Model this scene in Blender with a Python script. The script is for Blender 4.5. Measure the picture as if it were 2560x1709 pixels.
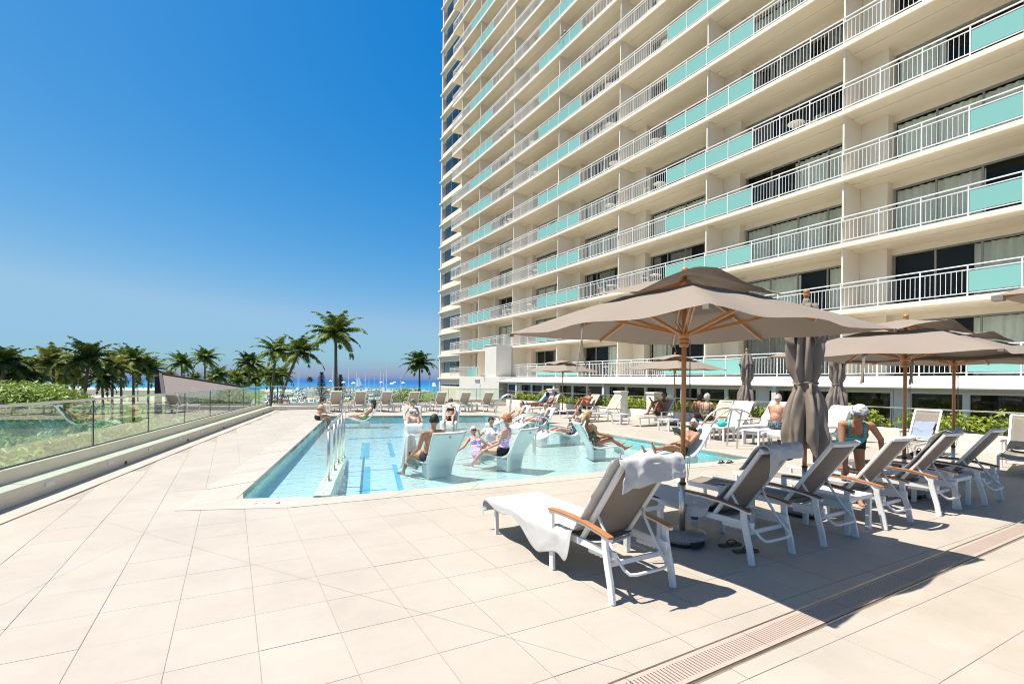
import bpy, bmesh, math, random
import numpy as np
from mathutils import Vector, Matrix, noise
random.seed(7)
R = math.radians
sc = bpy.context.scene
for o in list(bpy.data.objects):
    bpy.data.objects.remove(o)
col = sc.collection

# ------------------------------------------------------------------ camera
EYE = 1.6
cam_d = bpy.data.cameras.new('camera'); cam = bpy.data.objects.new('camera', cam_d); col.objects.link(cam)
cam_d.sensor_width = 36.0; cam_d.lens = 36.0 * 1240 / 2560
cam_d.shift_y = (952 - 854.5) / 2560
cam_d.clip_start = 0.05; cam_d.clip_end = 60000
cam.matrix_world = (Matrix.Translation((0, 0, EYE)) @ Matrix.Rotation(R(-30.5), 4, 'Z')
                    @ Matrix.Rotation(R(90), 4, 'X') @ Matrix.Rotation(math.atan(0.011), 4, 'Z'))
sc.camera = cam
# ------------------------------------------------------------------ sky and sun
SUN_EL = R(67.5)
sun_to = Vector((-0.86, 0.45, 0)).normalized()          # horizontal direction towards the sun
w = bpy.data.worlds.new('World'); sc.world = w; w.use_nodes = True
nt = w.node_tree; nt.nodes.clear()
sky = nt.nodes.new('ShaderNodeTexSky'); sky.sky_type = 'NISHITA'; sky.sun_disc = False
sky.sun_elevation = SUN_EL
sky.sun_rotation = math.atan2(sun_to.x, sun_to.y)
sky.air_density = 1.0; sky.dust_density = 1.0; sky.ozone_density = 2.0; sky.altitude = 0
sep = nt.nodes.new('ShaderNodeSeparateColor'); cmb = nt.nodes.new('ShaderNodeCombineColor')
nt.links.new(sky.outputs[0], sep.inputs[0])
for k_, (gm_, kk_, cap_, add_) in enumerate(((2.15, .25, 3.3, -.40), (1.13, .97, 5.9, 0.), (.46, 3.65, 8.2, 0.))):     # the photograph's colour grading of the blue
    pw_ = nt.nodes.new('ShaderNodeMath'); pw_.operation = 'POWER'; pw_.inputs[1].default_value = gm_
    ml_ = nt.nodes.new('ShaderNodeMath'); ml_.operation = 'MULTIPLY_ADD'; ml_.inputs[1].default_value = kk_; ml_.inputs[2].default_value = add_; ml_.use_clamp = False
    nt.links.new(sep.outputs[k_], pw_.inputs[0]); mn_ = nt.nodes.new('ShaderNodeMath'); mn_.operation = 'MINIMUM'; mn_.inputs[1].default_value = cap_
    nt.links.new(pw_.outputs[0], ml_.inputs[0]); nt.links.new(ml_.outputs[0], mn_.inputs[0]); mz_ = nt.nodes.new('ShaderNodeMath'); mz_.operation = 'MAXIMUM'; mz_.inputs[1].default_value = .02; nt.links.new(mn_.outputs[0], mz_.inputs[0]); nt.links.new(mz_.outputs[0], cmb.inputs[k_])
bg = nt.nodes.new('ShaderNodeBackground'); bg.inputs['Strength'].default_value = 0.057
wo = nt.nodes.new('ShaderNodeOutputWorld')
nt.links.new(cmb.outputs[0], bg.inputs[0]); nt.links.new(bg.outputs[0], wo.inputs[0])
sd = bpy.data.lights.new('sun', 'SUN'); sd.energy = 5.0; sd.angle = R(0.53); sd.color = (1.0, 0.945, 0.84)
sun = bpy.data.objects.new('sun', sd); col.objects.link(sun)
dirv = -(sun_to * math.cos(SUN_EL) + Vector((0, 0, math.sin(SUN_EL))))
sun.rotation_euler = dirv.to_track_quat('-Z', 'Y').to_euler()
sun.location = (-20, 10, 60)
vs = sc.view_settings; vs.view_transform = 'Standard'; vs.look = 'None'; vs.gamma = 1.0; vs.exposure = 0.74
vs.use_curve_mapping = False
sc.render.engine = 'CYCLES'
sc.cycles.max_bounces = 6; sc.cycles.transparent_max_bounces = 12; sc.cycles.diffuse_bounces = 3; sc.cycles.glossy_bounces = 3; sc.cycles.filter_width = 1.05

# ------------------------------------------------------------------ materials
def mat(name, color, rough=0.6, metal=0.0, var=0.0, vscale=4.0, bump=0.0, bscale=40.0, spec=0.5, trans=0.0, coat=0.0, rnd=0.0):
    m = bpy.data.materials.new(name); m.use_nodes = True
    n = m.node_tree.nodes; l = m.node_tree.links; b = n['Principled BSDF']
    b.inputs['Roughness'].default_value = rough; b.inputs['Metallic'].default_value = metal
    b.inputs['Specular IOR Level'].default_value = spec
    b.inputs['Coat Weight'].default_value = coat
    c = (*color, 1); b.inputs['Base Color'].default_value = c
    tc = n.new('ShaderNodeTexCoord'); src = None
    if var > 0:
        nz = n.new('ShaderNodeTexNoise'); nz.inputs['Scale'].default_value = vscale; nz.inputs['Detail'].default_value = 5
        l.new(tc.outputs['Object'], nz.inputs['Vector'])
        mx = n.new('ShaderNodeMix'); mx.data_type = 'RGBA'
        mx.inputs[6].default_value = (*[max(0, v * (1 - var)) for v in color], 1)
        mx.inputs[7].default_value = (*[min(1, v * (1 + var)) for v in color], 1)
        l.new(nz.outputs['Fac'], mx.inputs[0]); src = mx.outputs[2]
    if rnd > 0:
        oi = n.new('ShaderNodeObjectInfo'); h = n.new('ShaderNodeHueSaturation')
        mr = n.new('ShaderNodeMapRange'); mr.inputs[3].default_value = 1 - rnd; mr.inputs[4].default_value = 1 + rnd
        l.new(oi.outputs['Random'], mr.inputs[0]); l.new(mr.outputs[0], h.inputs['Value'])
        if src: l.new(src, h.inputs['Color'])
        else: h.inputs['Color'].default_value = c
        src = h.outputs[0]
    if src: l.new(src, b.inputs['Base Color'])
    if bump > 0:
        n2 = n.new('ShaderNodeTexNoise'); n2.inputs['Scale'].default_value = bscale; n2.inputs['Detail'].default_value = 6
        l.new(tc.outputs['Object'], n2.inputs['Vector'])
        bp = n.new('ShaderNodeBump'); bp.inputs['Strength'].default_value = bump; bp.inputs['Distance'].default_value = 0.02
        l.new(n2.outputs['Fac'], bp.inputs['Height']); l.new(bp.outputs[0], b.inputs['Normal'])
    if trans > 0:
        out = n['Material Output']; t = n.new('ShaderNodeBsdfTranslucent'); ms = n.new('ShaderNodeMixShader')
        ms.inputs[0].default_value = trans
        if src: l.new(src, t.inputs[0])
        else: t.inputs[0].default_value = c
        l.new(b.outputs[0], ms.inputs[1]); l.new(t.outputs[0], ms.inputs[2]); l.new(ms.outputs[0], out.inputs[0])
    return m

def glass(name, tint, refl=1.0, rough=0.0, ior=1.5, bump=0.0, bscale=3.0):
    m = bpy.data.materials.new(name); m.use_nodes = True
    n = m.node_tree.nodes; l = m.node_tree.links; n.clear()
    o = n.new('ShaderNodeOutputMaterial'); t = n.new('ShaderNodeBsdfTransparent'); t.inputs[0].default_value = (*tint, 1)
    g = n.new('ShaderNodeBsdfGlossy'); g.inputs['Roughness'].default_value = rough; g.inputs[0].default_value = (refl, refl, refl, 1)
    # Schlick reflectance, the same for both sides of a thin pane
    r0 = ((ior - 1) / (ior + 1)) ** 2; ge = n.new('ShaderNodeNewGeometry')
    f = n.new('ShaderNodeVectorMath'); f.operation = 'DOT_PRODUCT'; l.new(ge.outputs['Normal'], f.inputs[0]); l.new(ge.outputs['Incoming'], f.inputs[1])
    ab = n.new('ShaderNodeMath'); ab.operation = 'ABSOLUTE'; l.new(f.outputs['Value'], ab.inputs[0])
    om = n.new('ShaderNodeMath'); om.operation = 'SUBTRACT'; om.inputs[0].default_value = 1.0; om.use_clamp = True; l.new(ab.outputs[0], om.inputs[1])
    p5 = n.new('ShaderNodeMath'); p5.operation = 'POWER'; p5.inputs[1].default_value = 5.0; l.new(om.outputs[0], p5.inputs[0])
    sr = n.new('ShaderNodeMath'); sr.operation = 'MULTIPLY_ADD'; sr.inputs[1].default_value = 1 - r0; sr.inputs[2].default_value = r0; l.new(p5.outputs[0], sr.inputs[0])
    mx = n.new('ShaderNodeMixShader'); l.new(sr.outputs[0], mx.inputs[0]); l.new(t.outputs[0], mx.inputs[1]); l.new(g.outputs[0], mx.inputs[2])
    l.new(mx.outputs[0], o.inputs[0])
    if bump:
        tc = n.new('ShaderNodeTexCoord'); nz = n.new('ShaderNodeTexNoise'); nz.inputs['Scale'].default_value = bscale; nz.inputs['Detail'].default_value = 4
        mp = n.new('ShaderNodeMapping'); mp.inputs['Scale'].default_value = (1, 1.6, 1); l.new(tc.outputs['Object'], mp.inputs[0])
        l.new(mp.outputs[0], nz.inputs['Vector']); bp = n.new('ShaderNodeBump'); bp.inputs['Strength'].default_value = bump; bp.inputs['Distance'].default_value = 0.05
        l.new(nz.outputs['Fac'], bp.inputs['Height']); l.new(bp.outputs[0], g.inputs['Normal']); l.new(bp.outputs[0], f.inputs[0])
    return m

def tile_mat(name, c0, c1, sx, sy, ox, oy, rough=0.55, bump=0.15):
    """stone: every tile its own tone (hash of the cell), with faint streaks along the tile"""
    m = bpy.data.materials.new(name); m.use_nodes = True
    n = m.node_tree.nodes; l = m.node_tree.links; b = n['Principled BSDF']; b.inputs['Roughness'].default_value = rough
    b.inputs['Specular IOR Level'].default_value = 0.3
    ge = n.new('ShaderNodeNewGeometry')
    sub = n.new('ShaderNodeVectorMath'); sub.operation = 'SUBTRACT'; sub.inputs[1].default_value = (ox, oy, 0); l.new(ge.outputs['Position'], sub.inputs[0])
    cb = n.new('ShaderNodeCombineXYZ')
    for k, bv in enumerate(((.99965 / sx, -.0265 / sx, 0), (.0172 / sy, .99985 / sy, 0))):
        dt = n.new('ShaderNodeVectorMath'); dt.operation = 'DOT_PRODUCT'; dt.inputs[1].default_value = bv
        l.new(sub.outputs[0], dt.inputs[0]); l.new(dt.outputs['Value'], cb.inputs[k])
    fl = n.new('ShaderNodeVectorMath'); fl.operation = 'FLOOR'; l.new(cb.outputs[0], fl.inputs[0])
    wn = n.new('ShaderNodeTexWhiteNoise'); wn.noise_dimensions = '3D'; l.new(fl.outputs[0], wn.inputs[0])
    st = n.new('ShaderNodeTexNoise'); st.inputs['Scale'].default_value = 2.2; st.inputs['Detail'].default_value = 7; st.inputs['Roughness'].default_value = 0.65
    m2 = n.new('ShaderNodeMapping'); m2.inputs['Scale'].default_value = (1, 2.6, 1)
    ad = n.new('ShaderNodeVectorMath'); ad.operation = 'MULTIPLY_ADD'; ad.inputs[1].default_value = (7.3, 7.3, 0)
    l.new(wn.outputs['Color'], ad.inputs[0]); l.new(ge.outputs['Position'], ad.inputs[2]); l.new(ad.outputs[0], m2.inputs[0]); l.new(m2.outputs[0], st.inputs['Vector'])
    ma = n.new('ShaderNodeMath'); ma.operation = 'MULTIPLY_ADD'; ma.inputs[1].default_value = 0.45
    l.new(wn.outputs['Value'], ma.inputs[0])
    mb = n.new('ShaderNodeMath'); mb.operation = 'MULTIPLY'; mb.inputs[1].default_value = 0.55; l.new(st.outputs['Fac'], mb.inputs[0]); l.new(mb.outputs[0], ma.inputs[2])
    mx = n.new('ShaderNodeMix'); mx.data_type = 'RGBA'; mx.inputs[6].default_value = (*c0, 1); mx.inputs[7].default_value = (*c1, 1)
    l.new(ma.outputs[0], mx.inputs[0])
    wr = n.new('ShaderNodeTexNoise'); wr.inputs['Scale'].default_value = .9; wr.inputs['Detail'].default_value = 9; wr.inputs['Roughness'].default_value = .72; l.new(ge.outputs['Position'], wr.inputs['Vector'])
    rm_ = n.new('ShaderNodeMapRange'); rm_.inputs[1].default_value = .33; rm_.inputs[2].default_value = .62; rm_.inputs[3].default_value = .90; rm_.inputs[4].default_value = 1.04; l.new(wr.outputs['Fac'], rm_.inputs[0])
    hv = n.new('ShaderNodeHueSaturation'); l.new(rm_.outputs[0], hv.inputs['Value']); l.new(mx.outputs[2], hv.inputs['Color']); l.new(hv.outputs[0], b.inputs['Base Color'])
    n2 = n.new('ShaderNodeTexNoise'); n2.inputs['Scale'].default_value = 140; n2.inputs['Detail'].default_value = 3; l.new(ge.outputs['Position'], n2.inputs['Vector'])
    bp = n.new('ShaderNodeBump'); bp.inputs['Strength'].default_value = bump; bp.inputs['Distance'].default_value = 0.004
    l.new(n2.outputs['Fac'], bp.inputs['Height']); l.new(bp.outputs[0], b.inputs['Normal'])
    return m

def mosaic(name, c0, c1, size, grout, rough=0.25):
    m = bpy.data.materials.new(name); m.use_nodes = True
    n = m.node_tree.nodes; l = m.node_tree.links; b = n['Principled BSDF']; b.inputs['Roughness'].default_value = rough
    ge = n.new('ShaderNodeNewGeometry')
    sca = n.new('ShaderNodeVectorMath'); sca.operation = 'SCALE'; sca.inputs['Scale'].default_value = 1 / size; l.new(ge.outputs['Position'], sca.inputs[0])
    of = n.new('ShaderNodeVectorMath'); of.operation = 'ADD'; of.inputs[1].default_value = (.013, .017, .011); l.new(sca.outputs[0], of.inputs[0])
    fl = n.new('ShaderNodeVectorMath'); fl.operation = 'FLOOR'; l.new(of.outputs[0], fl.inputs[0])
    wn = n.new('ShaderNodeTexWhiteNoise'); l.new(fl.outputs[0], wn.inputs[0])
    mx = n.new('ShaderNodeMix'); mx.data_type = 'RGBA'; mx.inputs[6].default_value = (*c0, 1); mx.inputs[7].default_value = (*c1, 1); l.new(wn.outputs['Value'], mx.inputs[0])
    l.new(mx.outputs[2], b.inputs['Base Color'])
    return m

M = {}
M['tile'] = tile_mat('deck stone', (.375, .327, .278), (.412, .364, .314), .4606, .5116, -.69, 4.303)
M['coping'] = tile_mat('coping stone', (.40, .358, .308), (.435, .393, .343), .92, .92, 0, 0)
M['grout'] = mat('grout', (.30, .262, .225), .9, var=.25, vscale=9)
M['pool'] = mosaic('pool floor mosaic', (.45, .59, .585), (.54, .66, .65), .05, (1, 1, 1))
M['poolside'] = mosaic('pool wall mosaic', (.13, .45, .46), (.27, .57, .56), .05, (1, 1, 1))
M['mosaic_green'] = mosaic('green mosaic', (.20, .38, .30), (.72, .80, .70), .033, (1, 1, 1))
M['stripe'] = mosaic('blue lane tile', (.06, .33, .47), (.12, .46, .58), .05, (1, 1, 1))
M['water'] = glass('pool water', (.885, .972, .975), 1.0, 0.015, 1.33, bump=.38, bscale=4.2)
M['white'] = mat('white paint', (.74, .725, .69), .45, var=.03, vscale=6)
M['cream'] = mat('cream stucco', (.86, .745, .585), .85, var=.06, vscale=1.3, bump=.06, bscale=60)
M['warmwhite'] = mat('warm white render', (.76, .71, .63), .8, var=.05, vscale=1.2, bump=.05, bscale=50)
M['soffit'] = mat('soffit paint', (.88, .745, .565), .85, var=.07, vscale=.5)
M['rail'] = mat('white railing paint', (.82, .81, .78), .35)
M['aqua'] = mat('turquoise glass panel', (.235, .49, .43), .32, spec=.5, rnd=.035)
M['frame'] = mat('bronze window frame', (.30, .28, .245), .45)
M['dark'] = mat('painted interior shade', (.02, .018, .015), .9)  # near-black colour stands for the shade of unlit rooms
M['curtain'] = mat('pale curtain', (.82, .82, .72), .9, var=.08, vscale=8, rnd=.12)
M['darkcurtain'] = mat('grey curtain', (.30, .29, .25), .9, var=.1, vscale=8, rnd=.2)
M['pane'] = glass('window glass', (.88, .91, .88), 1.0, 0.0, 1.3)
M['bluepane'] = glass('blue window glass', (.30, .38, .42), 1.0, 0.0, 1.9)
M['fence_glass'] = glass('balustrade glass', (.86, .955, .90), 1.0, 0.0, 2.5)
M['far_glass'] = glass('far balustrade glass', (.90, .96, .93), 1.0, 0.0, 1.6)
M['planter_glass'] = glass('planter glass', (.93, .97, .94), 1.0, 0.0, 1.4)
M['steel'] = mat('brushed steel', (.78, .70, .58), .33, metal=1.0, bump=.03, bscale=90)
M['brass_rail'] = mat('anodised rail', (.72, .66, .55), .3, metal=.9)
M['stucco'] = mat('parapet stucco', (.74, .66, .54), .85, var=.12, vscale=1.6, bump=.25, bscale=24)
M['frame_white'] = mat('white powder coat', (.76, .74, .71), .33, var=.02, vscale=5)
M['sling'] = mat('taupe sling mesh', (.235, .195, .155), .75, bump=.35, bscale=260, var=.06, vscale=3, trans=.05)
M['sling_light'] = mat('sun-bleached sling mesh', (.50, .43, .345), .75, bump=.3, bscale=260, trans=.12)
M['teak'] = mat('teak', (.42, .165, .055), .42, var=.28, vscale=9, bump=.1, bscale=30, coat=.15)
M['teak_dark'] = mat('dark teak', (.17, .075, .035), .45, var=.3, vscale=9, bump=.1, bscale=30, coat=.15)
M['pole'] = mat('varnished pole', (.46, .20, .06), .35, var=.22, vscale=7, coat=.3)
M['canopy'] = mat('taupe canvas', (.262, .212, .172), .88, var=.07, vscale=2.5, bump=.25, bscale=330, trans=.08)
M['black'] = mat('black cloth', (.012, .012, .014), .8)
M['blackp'] = mat('black plastic', (.02, .02, .02), .4)
M['granite'] = mat('speckled granite', (.28, .25, .235), .35, var=.75, vscale=70, bump=.05)
M['towel'] = mat('white terry towel', (.72, .70, .675), .95, bump=.55, bscale=300, var=.03, vscale=6, trans=.22)
M['grey_towel'] = mat('blue grey towel', (.30, .34, .43), .95, bump=.5, bscale=300, var=.05)
M['plastic'] = mat('moulded white plastic', (.60, .63, .61), .3, var=.03, vscale=2.5, trans=.06)
M['grate'] = mat('pink plastic grate', (.40, .315, .265), .6, var=.08, vscale=5, rnd=.05)
M['trough'] = mat('drain trough', (.10, .075, .06), .9)  # dark colour stands for the shade inside the drain openings
M['bark'] = mat('palm bark', (.16, .125, .09), .95, var=.4, vscale=6, bump=.5, bscale=12)
M['frond'] = mat('palm frond', (.16, .225, .035), .5, var=.4, vscale=1.2, trans=.3, spec=.4)
M['frond_dark'] = mat('dark palm frond', (.085, .135, .022), .55, var=.4, vscale=1.2, trans=.22, spec=.3)
M['frond_yellow'] = mat('yellowing palm frond', (.27, .29, .05), .5, var=.35, vscale=1.2, trans=.3)
M['leaf'] = mat('hedge leaf', (.19, .27, .03), .5, var=.5, vscale=5, trans=.3)
M['leaf_yellow'] = mat('yellow green leaf', (.33, .37, .035), .5, var=.45, vscale=9, trans=.35)
M['leaf_dark'] = mat('dark leaf', (.04, .065, .02), .6, var=.4, vscale=4, trans=.2)
M['soil'] = mat('soil', (.10, .09, .05), .95, var=.3)

# ------------------------------------------------------------------ mesh builder
class MB:
    def __init__(s): s.v = []; s.f = []; s.m = []
    def add(s, v, f, mi=0):
        b = len(s.v); s.v += [tuple(p) for p in v]; s.f += [tuple(b + i for i in q) for q in f]; s.m += [mi] * len(f); return s
    def boxa(s, x0, y0, z0, x1, y1, z1, mi=0):
        return s.add([(x0, y0, z0), (x1, y0, z0), (x1, y1, z0), (x0, y1, z0), (x0, y0, z1), (x1, y0, z1), (x1, y1, z1), (x0, y1, z1)],
                     [(3, 2, 1, 0), (4, 5, 6, 7), (0, 1, 5, 4), (1, 2, 6, 5), (2, 3, 7, 6), (3, 0, 4, 7)], mi)
    def box(s, c, d, mi=0, mx=None):
        x, y, z = (k / 2 for k in d)
        pts = [Vector(p) for p in ((-x, -y, -z), (x, -y, -z), (x, y, -z), (-x, y, -z), (-x, -y, z), (x, -y, z), (x, y, z), (-x, y, z))]
        if mx: pts = [mx @ p for p in pts]
        return s.add([p + Vector(c) for p in pts], [(3, 2, 1, 0), (4, 5, 6, 7), (0, 1, 5, 4), (1, 2, 6, 5), (2, 3, 7, 6), (3, 0, 4, 7)], mi)
    def bar(s, a, b, w, h, up=(0, 0, 1), mi=0):
        """rectangular bar from a to b, w across, h along up"""
        a = Vector(a); b = Vector(b); d = (b - a).normalized(); u = Vector(up); sd_ = d.cross(u).normalized() * (w / 2); u = sd_.cross(d).normalized() * (h / 2)
        v = [a - sd_ - u, a + sd_ - u, a + sd_ + u, a - sd_ + u, b - sd_ - u, b + sd_ - u, b + sd_ + u, b - sd_ + u]
        return s.add(v, [(0, 1, 2, 3), (7, 6, 5, 4), (0, 4, 5, 1), (1, 5, 6, 2), (2, 6, 7, 3), (3, 7, 4, 0)], mi)
    def ribbon(s, pts, w, h, up=(1, 0, 0), mi=0):
        """bent rectangular bar: w measured along up, h across"""
        P = [Vector(p) for p in pts]; u = Vector(up).normalized(); rings = []
        for i, p in enumerate(P):
            d = (P[min(i + 1, len(P) - 1)] - P[max(i - 1, 0)]).normalized(); n_ = d.cross(u).normalized() * (h / 2); q = u * (w / 2)
            rings.append([p - q - n_, p + q - n_, p + q + n_, p - q + n_])
        v = [x for r_ in rings for x in r_]; f = [(3, 2, 1, 0)]
        for i in range(len(P) - 1):
            for j in range(4):
                f.append((i * 4 + j, i * 4 + (j + 1) % 4, i * 4 + 4 + (j + 1) % 4, i * 4 + 4 + j))
        k = 4 * (len(P) - 1); f.append((k, k + 1, k + 2, k + 3))
        return s.add(v, f, mi)
    def tube(s, pts, r, n=8, mi=0, cap=True):
        P = [Vector(p) for p in pts]; rr = r if isinstance(r, (list, tuple)) else [r] * len(P)
        d0 = (P[1] - P[0]).normalized(); ref = Vector((0, 0, 1)) if abs(d0.z) < .9 else Vector((1, 0, 0))
        u = d0.cross(ref).normalized(); v = []
        for i, p in enumerate(P):
            d = (P[min(i + 1, len(P) - 1)] - P[max(i - 1, 0)]).normalized()
            u = (u - d * u.dot(d)).normalized(); w_ = d.cross(u)
            for k in range(n):
                a = 2 * math.pi * k / n; v.append(p + (u * math.cos(a) + w_ * math.sin(a)) * rr[i])
        f = []
        for i in range(len(P) - 1):
            for k in range(n):
                f.append((i * n + k, i * n + (k + 1) % n, i * n + n + (k + 1) % n, i * n + n + k))
        if cap: f.append(tuple(range(n - 1, -1, -1))); k0 = n * (len(P) - 1); f.append(tuple(range(k0, k0 + n)))
        return s.add(v, f, mi)
    def lathe(s, prof, c=(0, 0, 0), n=16, mi=0, sx=1, sy=1):
        v = []; f = []
        for (r_, z) in prof:
            for k in range(n):
                a = 2 * math.pi * k / n; v.append((c[0] + r_ * math.cos(a) * sx, c[1] + r_ * math.sin(a) * sy, c[2] + z))
        for i in range(len(prof) - 1):
            for k in range(n): f.append((i * n + k, i * n + (k + 1) % n, i * n + n + (k + 1) % n, i * n + n + k))
        f.append(tuple(range(n - 1, -1, -1))); k0 = n * (len(prof) - 1); f.append(tuple(range(k0, k0 + n)))
        return s.add(v, f, mi)
    def prism(s, poly, z0, z1, mi=0):
        n = len(poly); v = [(p[0], p[1], z0) for p in poly] + [(p[0], p[1], z1) for p in poly]
        f = [tuple(range(n - 1, -1, -1)), tuple(range(n, 2 * n))] + [(i, (i + 1) % n, n + (i + 1) % n, n + i) for i in range(n)]
        return s.add(v, f, mi)
    def grid(s, fn, nu, nv, mi=0):
        v = [fn(i / nu, j / nv) for j in range(nv + 1) for i in range(nu + 1)]
        f = [(j * (nu + 1) + i, j * (nu + 1) + i + 1, (j + 1) * (nu + 1) + i + 1, (j + 1) * (nu + 1) + i) for j in range(nv) for i in range(nu)]
        return s.add(v, f, mi)
    def ball(s, c, r, n=10, m=6, mi=0, mx=None):
        rx, ry, rz = r if isinstance(r, (tuple, list)) else (r, r, r); v = []; f = []
        for j in range(m + 1):
            t = math.pi * j / m
            for k in range(n):
                a = 2 * math.pi * k / n; p = Vector((rx * math.sin(t) * math.cos(a), ry * math.sin(t) * math.sin(a), -rz * math.cos(t)))
                if mx: p = mx @ p
                v.append(p + Vector(c))
        for j in range(m):
            for k in range(n): f.append((j * n + k, j * n + (k + 1) % n, j * n + n + (k + 1) % n, j * n + n + k))
        return s.add(v, f, mi)
    def mesh(s, name, mats, smooth=False):
        me = bpy.data.meshes.new(name); me.from_pydata(s.v, [], s.f); me.validate()
        for m_ in (mats if isinstance(mats, (list, tuple)) else [mats]): me.materials.append(M[m_] if isinstance(m_, str) else m_)
        if len(me.polygons) == len(s.m): me.polygons.foreach_set('material_index', s.m)
        if smooth: me.polygons.foreach_set('use_smooth', [True] * len(me.polygons))
        me.update(); return me
    def build(s, name, mats, parent=None, smooth=False, loc=None, rotz=0):
        return link(name, s.mesh(name, mats, smooth), parent, loc, rotz)

def link(name, me, parent=None, loc=None, rotz=0):
    o = bpy.data.objects.new(name, me); col.objects.link(o)
    if parent: o.parent = parent
    if loc: o.location = loc
    if rotz: o.rotation_euler = (0, 0, rotz)
    return o
def tag(o, label=None, cat=None, group=None, kind=None):
    if label: o['label'] = label
    if cat: o['category'] = cat
    if group: o['group'] = group
    if kind: o['kind'] = kind
    return o
def thing(name, label, cat, loc=(0, 0, 0), rotz=0, group=None):
    o = bpy.data.objects.new(name, None); o.empty_display_size = .1; col.objects.link(o); o.location = loc; o.rotation_euler = (0, 0, rotz)
    return tag(o, label, cat, group)
def copy_tree(o, parent=None):
    c = o.copy(); col.objects.link(c); c.parent = parent
    for ch in list(o.children): copy_tree(ch, c)
    return c
def clone(o, label, loc, rotz=0, group=None):
    c = copy_tree(o); c['label'] = label; c.location = loc; c.rotation_euler = (0, 0, rotz)
    if group: c['group'] = group
    return c
def bev(o, wd=.004, seg=2):
    b = o.modifiers.new('bevel', 'BEVEL'); b.width = wd; b.segments = seg; b.limit_method = 'ANGLE'; return o
def nz(x, y, z=0.): return noise.noise((x, y, z))
ORD = ['first', 'second', 'third', 'fourth', 'fifth', 'sixth', 'seventh', 'eighth', 'ninth', 'tenth', 'eleventh', 'twelfth', 'thirteenth', 'fourteenth', 'fifteenth', 'sixteenth', 'seventeenth', 'eighteenth', 'nineteenth', 'twentieth'] + ['twenty-' + k for k in ('first', 'second', 'third', 'fourth', 'fifth', 'sixth', 'seventh', 'eighth', 'ninth')] + ['thirtieth'] + ['thirty-' + k for k in ('first', 'second', 'third', 'fourth', 'fifth', 'sixth')]
def lerp(a, b, t): return a + (b - a) * t
# ------------------------------------------------------------------ ground far below the terrace, sea, beach
GZ = -6.5
FW = Vector((math.sin(R(30.5)), math.cos(R(30.5)), 0)); RT = Vector((FW.y, -FW.x, 0))
def cv(a, d, z=0.0):
    """a metres to the side, d metres ahead of the terrace viewpoint"""
    p = FW * d + RT * a; return Vector((p.x, p.y, z))
M['asphalt'] = mat('parking asphalt', (.135, .125, .115), .9, var=.25, vscale=.05)
M['sand'] = mat('beach sand', (.52, .43, .33), .95, var=.12, vscale=.06)
M['lawn'] = mat('lawn', (.13, .17, .04), .95, var=.35, vscale=.12)
M['sea'] = bpy.data.materials.new('sea'); M['sea'].use_nodes = True
_n = M['sea'].node_tree.nodes; _l = M['sea'].node_tree.links; _b = _n['Principled BSDF']
_b.inputs['Roughness'].default_value = .35; _b.inputs['Specular IOR Level'].default_value = .25
_t = _n.new('ShaderNodeNewGeometry'); _w = _n.new('ShaderNodeTexNoise'); _w.inputs['Scale'].default_value = .004; _w.inputs['Detail'].default_value = 8
_l.new(_t.outputs['Position'], _w.inputs['Vector'])
_dt = _n.new('ShaderNodeVectorMath'); _dt.operation = 'DOT_PRODUCT'; _dt.inputs[1].default_value = (FW.x, FW.y, 0); _l.new(_t.outputs['Position'], _dt.inputs[0])
_mr = _n.new('ShaderNodeMapRange'); _mr.inputs[1].default_value = 380; _mr.inputs[2].default_value = 1500; _l.new(_dt.outputs['Value'], _mr.inputs[0])
_ad = _n.new('ShaderNodeMath'); _ad.operation = 'MULTIPLY_ADD'; _ad.inputs[1].default_value = .6; _l.new(_w.outputs['Fac'], _ad.inputs[0]); _l.new(_mr.outputs[0], _ad.inputs[2])
_rp = _n.new('ShaderNodeValToRGB'); _rp.color_ramp.elements[0].position = .30; _rp.color_ramp.elements[0].color = (.012, .20, .33, 1)
_rp.color_ramp.elements[1].position = 1.0; _rp.color_ramp.elements[1].color = (.0035, .075, .27, 1)
_l.new(_ad.outputs[0], _rp.inputs[0]); _l.new(_rp.outputs[0], _b.inputs['Base Color'])

def sheet(name, pts, z, m, kind='structure'):
    mb = MB(); mb.add([(p[0], p[1], z) for p in pts], [tuple(range(len(pts)))])
    return tag(mb.build(name, m), kind=kind)
def cq(a0, a1, d0, d1, a2=None, a3=None):
    return [cv(a0, d0), cv(a1, d0), cv(a1 if a2 is None else a2, d1), cv(a0 if a3 is None else a3, d1)]
sheet('ground', cq(-700, 700, -90, 326), GZ, 'asphalt')
sheet('sea', cq(-40000, 40000, 300, 52000), GZ - .35, 'sea')
sheet('lawn', cq(-190, -34, 40, 345), GZ + .004, 'lawn')
sheet('beach', cq(-260, -62, 150, 214), GZ + .012, 'sand')
sheet('beach', cq(-420, -60, 300, 372), GZ + .012, 'sand')

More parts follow.
